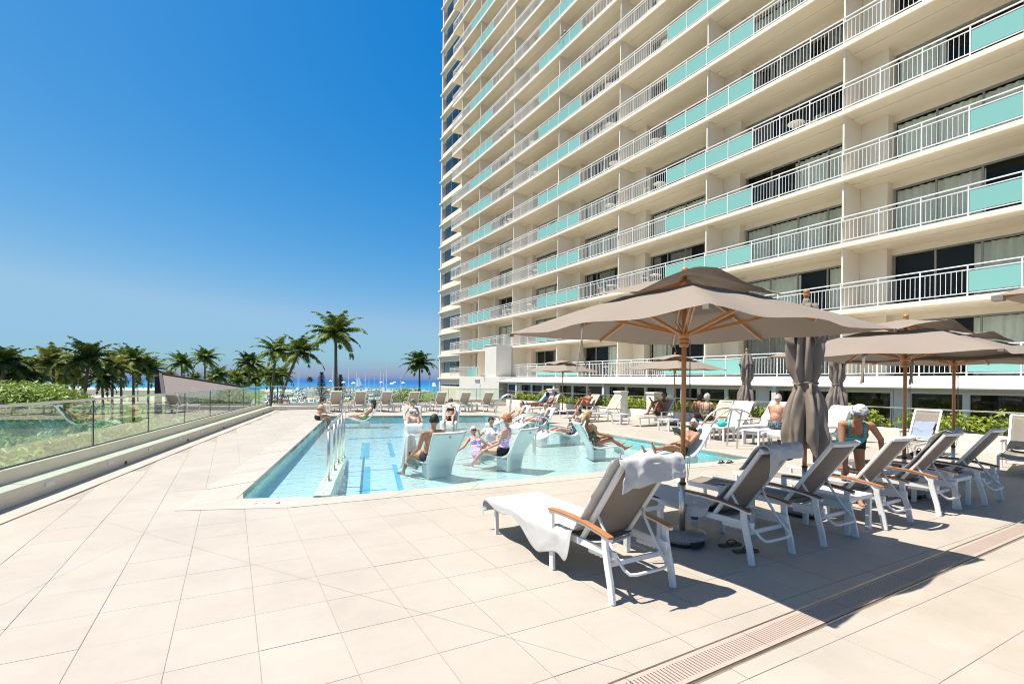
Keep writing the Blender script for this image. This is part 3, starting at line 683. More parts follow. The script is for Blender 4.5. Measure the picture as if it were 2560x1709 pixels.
# ------------------------------------------------------------------ chaise loungers
LW = .62
def make_lounger(light=False, label='', teak='teak'):
    t = thing('sun_lounger', label, 'sun lounger')
    wh = 'frame_white'
    for s in (0, 1):
        x = s * LW; sx = 1 if s else -1
        xi = x - sx * .045
        mb = MB(); mb.bar((xi, .02, .335), (xi, 1.93, .315), .03, .055); bev(mb.build('side_rail', wh, t))
        mb = MB(); mb.bar((xi, 1.84, 0), (xi, 1.86, .30), .04, .028, (0, 1, 0)); bev(mb.build('foot_leg', wh, t))
        mb = MB(); mb.bar((x, .76, 0), (x, .78, .50), .028, .055, (0, 1, 0)); bev(mb.build('front_leg', wh, t))
        pts = [(x, .0, 0), (x, .025, .14), (x, .06, .27), (x, .085, .38), (x, .09, .485)]
        mb = MB(); mb.ribbon(pts, .028, .055); bev(mb.build('rear_leg', wh, t))
        arm = [(x, .02, .470), (x, .14, .492), (x, .32, .513), (x, .52, .522), (x, .70, .520), (x, .80, .512)]
        mb = MB(); mb.ribbon([(p[0], p[1], p[2] - .018) for p in arm], .03, .02); mb.build('arm_support', wh, t)
        mb = MB(); mb.ribbon(arm, .055, .018); bev(mb.build('armrest', teak, t), .006)
    # hinged back
    hy, hz = .44, .345; ty, tz = -.03, 1.0
    back = []
    for x in (.075, LW - .075):
        back.append((x, hy, hz))
    mb = MB()
    for x in (.065, LW - .065): mb.bar((x, hy + .03, hz - .045), (x, ty, tz), .032, .04, (1, 0, 0))
    nseg = 8; cr = []
    for k in range(nseg + 1):
        q = k / nseg; cr.append((lerp(.055, LW - .055, q), ty - .045 * math.sin(q * math.pi) - .004, tz + .004))
    mb.ribbon(cr, .036, .05, (0, -.4, .9)); bev(mb.build('back_frame', wh, t))
    def slg(u, v):
        x = lerp(.078, LW - .078, u); q = .03 + .93 * v; sag = .035 * math.sin(u * math.pi) * (.45 + .55 * math.sin(v * math.pi * .9))
        return (x, lerp(hy, ty, q) - sag, lerp(hz, tz, q) - sag * .35)
    mb = MB(); mb.grid(slg, 10, 12); o = mb.build('back_sling', 'sling_light' if light else 'sling', t, True); so = o.modifiers.new('s', 'SOLIDIFY'); so.thickness = .006
    mb = MB(); mb.grid(lambda u, v: (lerp(.06, LW - .06, u), lerp(.40, 1.90, v), .345 - .02 * v - .03 * math.sin(u * math.pi)), 8, 10)
    o = mb.build('seat_sling', 'sling_light' if light else 'sling', t, True); so = o.modifiers.new('s', 'SOLIDIFY'); so.thickness = .006
    # cross bars
    for y, z in ((.42, .325), (1.91, .312), (1.15, .325)):
        mb = MB(); mb.tube([(.05, y, z - .02), (LW / 2, y, z - .06 if y < .5 else z - .03), (LW - .05, y, z - .02)], .013, 8); mb.build('cross_bar', wh, t, True)
    mb = MB(); mb.bar((.04, .09, .25), (LW - .04, .09, .25), .02, .035); mb.build('rear_bar', wh, t)
    # support bail with its ratchet
    a0 = (.075, .27, .585); a1 = (LW - .075, .27, .585)
    pts = [a0, (.085, .22, .50), (.09, .10, .34), (.10, -.01, .235), (.125, -.045, .205), (.18, -.055, .20), (LW - .18, -.055, .20), (LW - .125, -.045, .205), (LW - .10, -.01, .235), (LW - .09, .10, .34), (LW - .085, .22, .50), a1]
    mb = MB(); mb.tube(pts, .0125, 8); mb.build('support_bail', wh, t, True)
    for x in (.055, LW - .055):
        mb = MB(); mb.bar((x, .02, .30), (x, .34, .285), .012, .03)
        for k in range(6): mb.box((x, .05 + k * .05, .274), (.010, .010, .012))
        mb.build('ratchet', wh, t)
    return t
ROW = 'taupe sling loungers in the front right row'
lg = make_lounger(False, 'nearest taupe sling lounger, covered by a long white towel')
lg.location = (2.45, 2.70, 0); lg.rotation_euler = (0, 0, R(-.5)); lg['group'] = ROW
lgd = make_lounger(False, 'second front-row lounger, with a white towel knotted over its dark back', 'teak_dark')
lgd.location = (4.05, 2.68, 0); lgd['group'] = ROW
clone(lgd, 'third front-row lounger, under the closed umbrella and bare of towels', (5.16, 2.65, 0), 0, ROW)
clone(lg, 'fourth front-row lounger, with orange teak arms just right of the slatted white table', (6.35, 2.62, 0), 0, ROW)
clone(lg, 'fifth front-row lounger, with a white towel along its seat and back', (7.64, 2.58, 0), R(.5), ROW)
clone(lgd, 'sixth front-row lounger, last of the row, with black cloth on its seat', (8.86, 2.50, 0), R(1), ROW)
# far row: same loungers, sun-bleached slings
lf = make_lounger(True, 'far lounger behind the woman sitting on the pool edge')
lf.location = (4.55, 24.9, 0); FG = 'beige loungers in the far row before the glass fence'; lf['group'] = FG
names = ['far beige lounger behind the woman in the black sun hat', 'far beige lounger just right of the black sun hat', 'far beige lounger directly behind the green cap', 'far beige lounger between the two bathers in white chairs', 'far beige lounger behind the woman in the black bikini top', 'far beige lounger at the right end of the row']
for (x, y), nm in zip([(5.62, 24.55), (6.80, 24.15), (8.05, 23.7), (9.35, 23.3), (10.5, 22.9), (11.6, 22.5)], names):
    clone(lf, nm, (x, y, 0), 0, FG)
# loungers along the right side, feet towards the pool
SG = 'loungers on the deck right of the pool'
def side(label, x, y, rot=90, light=True):
    return clone(lf if light else lgd, label, (x, y, 0), R(rot), SG)
side('side lounger under the man in dark patterned trunks', 14.0, 7.65, 88)
side('side lounger draped in a white towel beside the turquoise bag', 14.1, 9.35, 92)
side('side lounger holding the woman in the black strapless swimsuit', 14.6, 10.35, 90)
side('side lounger under the dark sunbather with raised knees', 14.9, 13.05, 92)
side('empty side lounger with a white frame left of the dark sunbather', 14.3, 15.3, 90)
side('side lounger under the seated man with dark hair', 14.9, 17.4, 92)
side('side lounger under the sunbather lying flat with dark trunks', 14.3, 19.6, 95)
side('side lounger under the second flat sunbather by the small umbrella', 14.7, 20.9, 95)
side('lounger heaped with white towels behind the bending woman', 13.9, 6.5, 70)
side('lounger fully covered by a white towel just left of the closed umbrella', 14.9, 8.75, 80)
side('taupe lounger with a blue-grey towel behind the pole of the right umbrella', 14.6, 4.85, 95, False)
side('taupe lounger with a black bag cut off by the right edge of the picture', 14.2, 3.05, 100, False)

# ------------------------------------------------------------------ small tables
def make_table(label, w=.5, d=.5, h=.40, slat=True):
    t = thing('side_table', label, 'table'); n = 9
    for x in (-w / 2 + .03, w / 2 - .03):
        for y in (-d / 2 + .03, d / 2 - .03):
            mb = MB(); mb.boxa(x - .024, y - .024, 0, x + .024, y + .024, h - .03); bev(mb.build('leg', 'frame_white', t))
    mb = MB()
    for s in (-1, 1):
        mb.boxa(-w / 2, s * (d / 2 - .025) - .025, h - .045, w / 2, s * (d / 2 - .025) + .025, h); mb.boxa(s * (w / 2 - .025) - .025, -d / 2 + .05, h - .045, s * (w / 2 - .025) + .025, d / 2 - .05, h)
    bev(mb.build('frame', 'frame_white', t))
    for k in range(n):
        x = lerp(-w / 2 + .05, w / 2 - .05, (k + .5) / n); mb = MB(); mb.boxa(x - .018, -d / 2 + .048, h - .02, x + .018, d / 2 - .048, h - .003); mb.build('slat', 'frame_white', t)
    return t
TG = 'white side tables between the front-row loungers'
tb = make_table('white slatted side table in the sun between the third and fourth front-row loungers'); tb.location = (6.0, 2.95, 0); tb['group'] = TG
clone(tb, 'white slatted side table at the right end of the front row', (8.48, 2.85, 0), 0, TG)
clone(tb, 'white perforated side table in the umbrella shade beside the nearest lounger', (3.55, 3.7, 0), 0, TG)
FT = 'small white tables in the far row'
for lab, x, y in (('small white far table behind the seated woman on the pool edge', 5.35, 25.3), ('small white far table between the second and third far loungers', 6.55, 24.9), ('small white far table left of the green cap', 7.75, 24.5), ('small white far table right of the green cap', 9.0, 24.1), ('small white far table near the right end of the far row', 11.3, 23.4)):
    clone(tb, lab, (x, y, 0), 0, FT)
for lab, x, y in (('white side table with the turquoise bag beside the pool', 12.15, 9.0), ('white side table between the two dark sunbathers', 13.2, 14.2), ('white side table before the seated man in dark trunks', 13.3, 16.3), ('white side table beside the man in patterned trunks', 12.2, 8.0), ('white side table left of the towel-heaped lounger', 12.9, 11.6)):
    clone(tb, lab, (x, y, 0), 0, 'white tables on the deck right of the pool')

# ------------------------------------------------------------------ umbrellas
PH = 2.70
def sq(t):
    """square outline, t in 0..8, corners at odd numbers"""
    P = [(1, 0), (1, 1), (0, 1), (-1, 1), (-1, 0), (-1, -1), (0, -1), (1, -1)]
    i = int(t) % 8; f_ = t - int(t); a, b = P[i], P[(i + 1) % 8]; return lerp(a[0], b[0], f_), lerp(a[1], b[1], f_)
def canopy_mesh(half, zt, ze, s0, lift, nm, sagk=.045, seed=0):
    mb = MB(); nt_ = 64; ns = 12
    def fn(u, v):
        t = u * 8; x, y = sq(t % 8 if u < 1 else 0.0); s = lerp(s0, 1, v); fr = abs(t - round(t)) * 2
        sag = sagk * math.sin(fr * math.pi / 2) ** 2 * (s ** 1.5)
        z = zt + (ze - zt) * (s ** 1.12) - sag * .55
        k = half * s * (1 - sagk * 1.1 * math.sin(fr * math.pi / 2) ** 2 * s)
        if lift: z += lift * math.sin(t * 2.1 + seed) * (v ** 3) + lift * .7 * fr * (v ** 4)
        z += .006 * nz(x * s * 3, y * s * 3, seed)
        return (x * k, y * k, z)
    mb.grid(fn, nt_, ns); return mb.mesh(nm, 'canopy', True)
def base_parts(t, sleeve=.47):
    mb = MB(); mb.lathe([(.20, .03), (.235, .045), (.24, .075), (.225, .105), (.19, .118), (.04, .122)], (0, 0, 0), 40); mb.build('granite_base', 'granite', t, True)
    mb = MB(); mb.lathe([(.205, .0), (.205, .032)], (0, 0, 0), 32); mb.build('base_shoe', 'blackp', t)
    mb = MB(); mb.box((-.05, -.232, .045), (.16, .03, .05)); mb.build('wheel_slot', 'blackp', t)  # black block paints the dark of the wheel slot in the base
    mb = MB(); mb.tube([(0, 0, .11), (0, 0, .11 + sleeve)], .029, 20); mb.build('sleeve', 'steel', t, True)
    mb = MB(); mb.lathe([(.034, 0), (.034, .02)], (0, 0, .11 + sleeve), 16); mb.tube([(.03, 0, .36), (.055, 0, .36)], .012, 8); mb.build('clamp', 'blackp', t, True)
    mb = MB(); mb.tube([(0, 0, .11 + sleeve * .9), (0, 0, PH - .02)], .0235, 18); mb.build('pole', 'pole', t, True)
def finial(t):
    mb = MB(); mb.lathe([(.02, -.03), (.036, -.02), (.037, .0), (.029, .01), (.034, .016), (.037, .036), (.030, .055), (.012, .068), (.003, .071)], (0, 0, PH), 18); mb.build('finial', 'pole', t, True)
def make_open(label, half=1.30):
    t = thing('umbrella', label, 'umbrella'); base_parts(t); finial(t)
    ze, zt = 2.115, 2.66
    link('canopy', canopy_mesh(half, zt - .02, ze, .33, 0, 'canopy'), t)
    link('vent_cap', canopy_mesh(half * .49, PH - .01, 2.515, .02, .06, 'vent_cap', .02, 3), t)
    zh = 2.06
    mb = MB(); mb.lathe([(.026, -.10), (.046, -.095), (.048, -.06), (.040, -.055), (.048, -.045), (.048, -.02), (.040, -.015), (.055, -.005), (.058, .035), (.05, .05), (.026, .055)], (0, 0, zh), 18); mb.build('hub', 'pole', t, True)
    mb = MB(); mb.lathe([(.026, -.02), (.055, -.015), (.055, .03), (.026, .035)], (0, 0, PH - .10), 16); mb.build('top_hub', 'pole', t, True)
    for i in range(8):
        x, y = sq(i); r_ = half * (1 if i % 2 == 0 else 1)
        e = Vector((x * r_ * .985, y * r_ * .985, ze - .012)); c = Vector((x, y, 0)).normalized() * .045 + Vector((0, 0, zt - .06))
        md = c.lerp(e, .5) + Vector((0, 0, -.012 + .035))
        mb = MB(); mb.bar(c, md, .02, .03); mb.bar(md, e, .02, .028); rb = mb.build('rib', 'pole', t)
        s0 = Vector((x, y, 0)).normalized() * .05 + Vector((0, 0, zh + .03)); s1 = c.lerp(e, .56) + Vector((0, 0, .0))
        mb = MB(); mb.bar(s0 + Vector((y, -x, 0)) * .012, s1 + Vector((y, -x, 0)) * .012, .012, .026); mb.bar(s0 - Vector((y, -x, 0)) * .012, s1 - Vector((y, -x, 0)) * .012, .012, .026); mb.build('strut', 'pole', rb)
        if i % 2:
            mb = MB(); mb.box(e + Vector((0, 0, -.002)), (.05, .05, .03)); mb.build('rib_pocket', 'canopy', rb)
    # pull cord, its chain and the tie straps
    mb = MB(); mb.tube([(.05, -.03, zh - .05), (.045, -.035, 1.5), (.05, -.03, 1.0), (.04, -.02, .62)], .003, 5); mb.tube([(.03, -.05, zh - .02), (.035, -.055, 1.3), (.05, -.045, .8), (.035, -.03, .6)], .003, 5); mb.build('cord', 'canopy', t)
    mb = MB()
    for k in range(16): mb.ball((-.10 + .02 * math.sin(k * .5), .03, zh + .12 - k * .018), .0045, 6, 4)
    mb.build('bead_chain', 'frame_white', t)
    x, y = -half, 0.02
    mb = MB(); mb.ribbon([(x + .02, y, ze), (x + .015, y + .005, ze - .12), (x - .005, y + .012, ze - .24), (x - .03, y + .02, ze - .42)], .03, .004, (.3, .9, 0)); mb.ribbon([(x + .02, y + .02, ze), (x + .025, y + .02, ze - .16), (x + .05, y + .03, ze - .26), (x + .11, y + .05, ze - .40)], .028, .004, (.3, .9, 0)); mb.build('tie_strap', 'canopy', t)
    return t
UG = 'taupe market umbrellas on wooden poles'
u1 = make_open('large open taupe umbrella in the foreground over the second front-row lounger'); u1.location = (4.03, 3.43, 0); u1['group'] = UG
clone(u1, 'open taupe umbrella over the right end of the front row', (8.55, 3.30, 0), R(3), UG).scale = (1, 1, .95)
clone(u1, 'open taupe umbrella behind the right-hand one, its pole before the grey-towel lounger', (10.9, 3.5, 0), R(-4), UG).scale = (1, 1, .95)
clone(u1, 'open umbrella of which only a canopy corner enters at the right edge', (5.10, -.25, 0), 0, UG)
clone(u1, 'small-looking open umbrella farthest away, over the flat sunbathers', (15.0, 20.4, 0), R(15), UG)
clone(u1, 'open umbrella across the pool, half hidden behind the foreground pole', (15.0, 13.2, 0), R(2), UG)
def make_closed(label, seed=0):
    t = thing('closed_umbrella', label, 'umbrella'); base_parts(t); finial(t); rr_ = random.Random(seed)
    ph = rr_.random() * 6
    def fn(u, v):
        a = u * 2 * math.pi; z = lerp(PH - .05, .74, v)
        prof = [(0, .035), (.10, .09), (.2, .155), (.33, .185), (.45, .175), (.545, .125), (.60, .15), (.72, .225), (.85, .245), (1, .215)]
        for (q0, r0), (q1, r1) in zip(prof[:-1], prof[1:]):
            if q0 <= v <= q1: r_ = lerp(r0, r1, (v - q0) / (q1 - q0)); break
        pin = math.exp(-((v - .545) / .06) ** 2)
        pl_ = math.sin(8 * a + ph + 1.2 * math.sin(v * 4)) * .24 + .12 * math.sin(5 * a + 2 * ph + v * 5) + .10 * math.sin(13 * a + v * 9) + .16 * nz(math.cos(a) * 2.2, math.sin(a) * 2.2, v * 7 + ph)
        r_ *= 1 + pl_ * (1 - .65 * pin) * min(1, v * 4)
        zz = z + (.14 * max(0, -math.cos(4 * a + ph)) - .05 + .07 * math.sin(2 * a + ph)) * max(0, v - .7) / .3
        if v < .28: zz -= .0
        r_ *= .86; return (r_ * math.cos(a), r_ * math.sin(a), zz)
    mb = MB(); mb.grid(fn, 128, 60); o = mb.build('folded_canopy', 'canopy', t, True); so = o.modifiers.new('s', 'SOLIDIFY'); so.thickness = .004
    def fl(u, v):
        a = u * 2 * math.pi; r_ = lerp(.10, .20, v) * (1 + .22 * math.sin(8 * a + ph + .6)); z = PH - .12 - v * (.36 + .16 * max(0, math.cos(4 * a + ph + 1)))
        return (r_ * math.cos(a), r_ * math.sin(a), z)
    mb = MB(); mb.grid(fl, 96, 10); o = mb.build('vent_flap', 'canopy', t, True); so = o.modifiers.new('s', 'SOLIDIFY'); so.thickness = .004
    zt_ = lerp(PH - .05, .74, .545); pts = [(.135 * math.cos(k * math.pi / 12),   .135 * math.sin(k * math.pi / 12), zt_ + .012 * math.sin(k)) for k in range(25)]
    mb = MB(); mb.tube(pts, .011, 6); mb.ribbon([(-.10, -.11, zt_), (-.115, -.13, zt_ - .12), (-.10, -.14, zt_ - .26)], .03, .004, (.7, -.7, 0)); mb.build('tie_strap', 'canopy', t, True)
    return t
c1 = make_closed('furled taupe umbrella nearest the camera, tied at the waist beside the bending woman', 1); c1.location = (6.2, 3.42, 0); c1['group'] = 'furled umbrellas'
clone(c1, 'furled umbrella across the deck behind the seated man in patterned trunks', (15.0, 10.2, 0), R(40), 'furled umbrellas')
clone(c1, 'furled umbrella far back just above the bending woman', (14.9, 7.35, 0), R(100), 'furled umbrellas')

# ------------------------------------------------------------------ moulded in-pool seats
def seat_mesh(prof, wfun, th, nm, nw=10):
    """sheet of plastic swept across the width; prof = (y, z), wfun = half width along it"""
    mb = MB(); n = len(prof); P = [Vector((0, p[0], p[1])) for p in prof]; top = []; bot = []
    for i, p in enumerate(P):
        d = (P[min(i + 1, n - 1)] - P[max(i - 1, 0)]).normalized(); nn = Vector((0, -d.z, d.y)); t_ = th[i] if isinstance(th, list) else th
        h = wfun[i]
        for k in range(nw + 1):
            q = k / nw * 2 - 1; e = 1 - abs(q) ** 6 * .5
            top.append(p + nn * (t_ / 2 * e + .018 * abs(q) ** 2.5) + Vector((q * h, 0, 0))); bot.append(p - nn * (t_ / 2 * e) + nn * .018 * abs(q) ** 2.5 + Vector((q * h, 0, 0)))
    m_ = nw + 1; v = top + bot; o_ = len(top); f = []
    for i in range(n - 1):
        for k in range(nw):
            a = i * m_ + k; f.append((a, a + 1, a + m_ + 1, a + m_)); f.append((o_ + a + m_, o_ + a + m_ + 1, o_ + a + 1, o_ + a))
        for k in (0, nw):
            a = i * m_ + k; q = (a, a + m_, o_ + a + m_, o_ + a); f.append(q if k == 0 else q[::-1])
    for k in range(nw):
        f.append((k + 1, k, o_ + k, o_ + k + 1)); a = (n - 1) * m_ + k; f.append((a, a + 1, o_ + a + 1, o_ + a))
    mb.add(v, f); return mb
def make_chair(label):
    t = thing('pool_chair', label, 'pool chair')
    pr = smooth_prof([(-.57, .93, .37), (-.45, .73, .355), (-.32, .50, .33), (-.20, .36, .315), (-.02, .30, .31), (.22, .33, .315), (.42, .34, .32), (.52, .28, .32), (.56, .16, .32)])
    seat_mesh([(p[0], p[1]) for p in pr], [p[2] for p in pr], .055, 's').build('seat_shell', 'plastic', t, True)
    sk_ = smooth_prof([(-.275, .47, .325), (-.225, .33, .31), (-.19, .18, .285), (-.175, .02, .27)])
    seat_mesh([(p[0], p[1]) for p in sk_], [p[2] for p in sk_], .05, 's').build('back_skirt', 'plastic', t, True)
    mb = MB(); mb.boxa(-.22, -.16, .012, .22, .16, .28); bev(mb.build('base', 'plastic', t), .03, 3)
    mb = MB(); mb.tube([(0, -.535, .85), (0, -.57, .84)], .018, 10); mb.build('plug', 'frame', t)
    return t
def make_chaise(label):
    t = thing('pool_chaise', label, 'pool lounger')
    pr = smooth_prof([(-.86, .92, .33), (-.72, .72, .33), (-.54, .47, .33), (-.36, .31, .33), (-.14, .27, .33), (.12, .33, .33), (.36, .41, .33), (.58, .38, .33), (.82, .28, .33), (1.02, .22, .32)])
    seat_mesh([(p[0], p[1]) for p in pr], [p[2] for p in pr], .06, 's').build('seat_shell', 'plastic', t, True)
    for y0, y1, h in ((-.48, -.10, .30), (.74, .96, .27)):
        mb = MB(); mb.boxa(-.30, y0, .012, .30, y1, h); bev(mb.build('foot_block', 'plastic', t), .03, 3)
    return t
PG = 'white moulded seats standing in the pool'
FB = FZ + .0
pc = make_chair('white pool chair seen from behind, holding the man with the white towel'); pc.location = (3.72, 9.3, FB); pc.rotation_euler = (0, 0, R(8)); pc['group'] = PG
clone(pc, 'white pool chair seen from behind, under the woman in the purple patterned swimsuit', (5.40, 9.3, FB), R(26), PG)
clone(pc, 'bluish white pool chair seen from the side in front of the reading man', (8.1, 9.55, FB), R(-112), PG)
clone(pc, 'white pool chair facing the camera, holding the woman in the green cap', (6.15, 17.6, FB), R(165), PG)
clone(pc, 'white pool chair facing the camera, holding the woman in the black bikini top', (7.75, 17.9, FB), R(150), PG)
ph_ = make_chaise('white in-pool lounger under the woman in the black sun hat'); ph_.location = (4.75, 20.2, FB); ph_.rotation_euler = (0, 0, R(72)); ph_['group'] = PG
clone(ph_, 'white in-pool lounger under the man in red trunks', (10.05, 17.2, FB), R(100), PG)
clone(ph_, 'white in-pool lounger under the woman in the pale bikini', (10.15, 15.6, FB), R(100), PG)
clone(ph_, 'white in-pool lounger under the woman in the black and white swimsuit', (9.05, 12.3, FB), R(90), PG)
clone(ph_, 'white in-pool lounger nearest the camera, under the reading man', (8.75, 7.75, FB), R(82), PG)
# ------------------------------------------------------------------ people
def dr(p, y): return Vector((-math.sin(R(y)) * math.cos(R(p)), math.cos(R(y)) * math.cos(R(p)), math.sin(R(p))))
def skin(name, c): return mat(name, c, .5, var=.10, vscale=5, spec=.35)
SK = {'fair': skin('fair skin', (.50, .29, .20)), 'tan': skin('tanned skin', (.38, .185, .10)), 'red': skin('sunburnt skin', (.50, .24, .155)), 'brown': skin('brown skin', (.20, .09, .05)), 'deep': skin('deep tan skin', (.30, .135, .07))}
HC = {n_: mat(n_ + ' hair', c, .6, var=.3, vscale=40) for n_, c in dict(black=(.012, .010, .009), brown=(.055, .025, .012), ginger=(.36, .15, .05), blond=(.48, .30, .12), grey=(.45, .43, .41), white=(.52, .50, .47)).items()}
def cloth(name, c, **k): return mat(name, c, .85, bump=.2, bscale=200, **k)
def pattern(name, cols, scale, kind='wave'):
    m = bpy.data.materials.new(name); m.use_nodes = True; n = m.node_tree.nodes; l = m.node_tree.links; b = n['Principled BSDF']; b.inputs['Roughness'].default_value = .8
    tc = n.new('ShaderNodeTexCoord')
    if kind == 'wave':
        t = n.new('ShaderNodeTexWave'); t.bands_direction = 'Z'; t.inputs['Scale'].default_value = scale; t.inputs['Distortion'].default_value = 1.5; t.inputs['Detail'].default_value = 2
    elif kind == 'zig':
        t = n.new('ShaderNodeTexWave'); t.bands_direction = 'Z'; t.inputs['Scale'].default_value = scale; t.inputs['Distortion'].default_value = 9; t.inputs['Detail'].default_value = 1
    else:
        t = n.new('ShaderNodeTexNoise'); t.inputs['Scale'].default_value = scale; t.inputs['Detail'].default_value = 1
    l.new(tc.outputs['Object'], t.inputs['Vector']); r = n.new('ShaderNodeValToRGB'); cr = r.color_ramp; cr.interpolation = 'CONSTANT' if kind != 'wave' else 'LINEAR'
    while len(cr.elements) < len(cols): cr.elements.new(.5)
    for i, c in enumerate(cols):
        cr.elements[i].position = i / len(cols) if kind != 'blot' else (.0 if i == 0 else .42 + .16 * i / len(cols)); cr.elements[i].color = (*c, 1)
    l.new(t.outputs['Fac'] if 'Fac' in t.outputs else t.outputs[0], r.inputs[0]); l.new(r.outputs[0], b.inputs['Base Color']); return m
CL = dict(black=cloth('black swimwear', (.012, .012, .014)), white=cloth('white swimwear', (.78, .76, .74)), red=cloth('red swimwear', (.30, .02, .03)), green=cloth('bright green bikini', (.12, .62, .16)), navy=cloth('dark purple trunks', (.035, .028, .045)), pale=pattern('pale floral bikini', [(.55, .70, .72), (.75, .55, .55), (.3, .45, .5)], 30, 'blot'),
          purple=pattern('purple zigzag swimsuit', [(.35, .12, .5), (.75, .6, .85), (.15, .2, .55), (.8, .35, .6), (.5, .65, .9)], 7, 'zig'), teal=pattern('turquoise striped swimsuit', [(.01, .10, .20), (.02, .42, .48), (.10, .62, .58), (.01, .16, .26), (.30, .62, .35), (.02, .30, .42)], 6.5, 'wave'),
          bw=pattern('black and white swimsuit', [(.012, .012, .012), (.8, .79, .77), (.012, .012, .012)], 16, 'blot'), floral=pattern('dark floral trunks', [(.02, .03, .035), (.35, .42, .42), (.05, .09, .12)], 22, 'blot'), greencap=cloth('green cap', (.015, .11, .07)), blue=cloth('pale blue shirt', (.35, .48, .62)), leo=pattern('olive patterned swimsuit', [(.10, .085, .05), (.40, .36, .22), (.03, .03, .02)], 22, 'blot'))
def capsule(mb, a, b, ra, rb, n=10):
    a = Vector(a); b = Vector(b); d = b - a; L = d.length
    d = d / L if L > 1e-6 else Vector((0, 0, 1))
    u = d.cross(Vector((0, 0, 1)) if abs(d.z) < .9 else Vector((1, 0, 0))).normalized(); w_ = d.cross(u); v = []; f = []
    rings = [(a, ra, t) for t in (-80, -50, -20)] + [(b, rb, t) for t in (20, 50, 80)]
    for c, r_, t in rings:
        cc = c + d * (r_ * math.sin(R(t))); k = r_ * math.cos(R(t))
        for i in range(n):
            q = 2 * math.pi * i / n; v.append(cc + (u * math.cos(q) + w_ * math.sin(q)) * k)
    for j in range(len(rings) - 1):
        for i in range(n): f.append((j * n + i, j * n + (i + 1) % n, j * n + n + (i + 1) % n, j * n + n + i))
    f.append(tuple(range(n - 1, -1, -1))); k0 = n * (len(rings) - 1); f.append(tuple(range(k0, k0 + n)))
    mb.add(v, f)
def evaluate(o):
    dg = bpy.context.evaluated_depsgraph_get(); return bpy.data.meshes.new_from_object(o.evaluated_get(dg), depsgraph=dg)
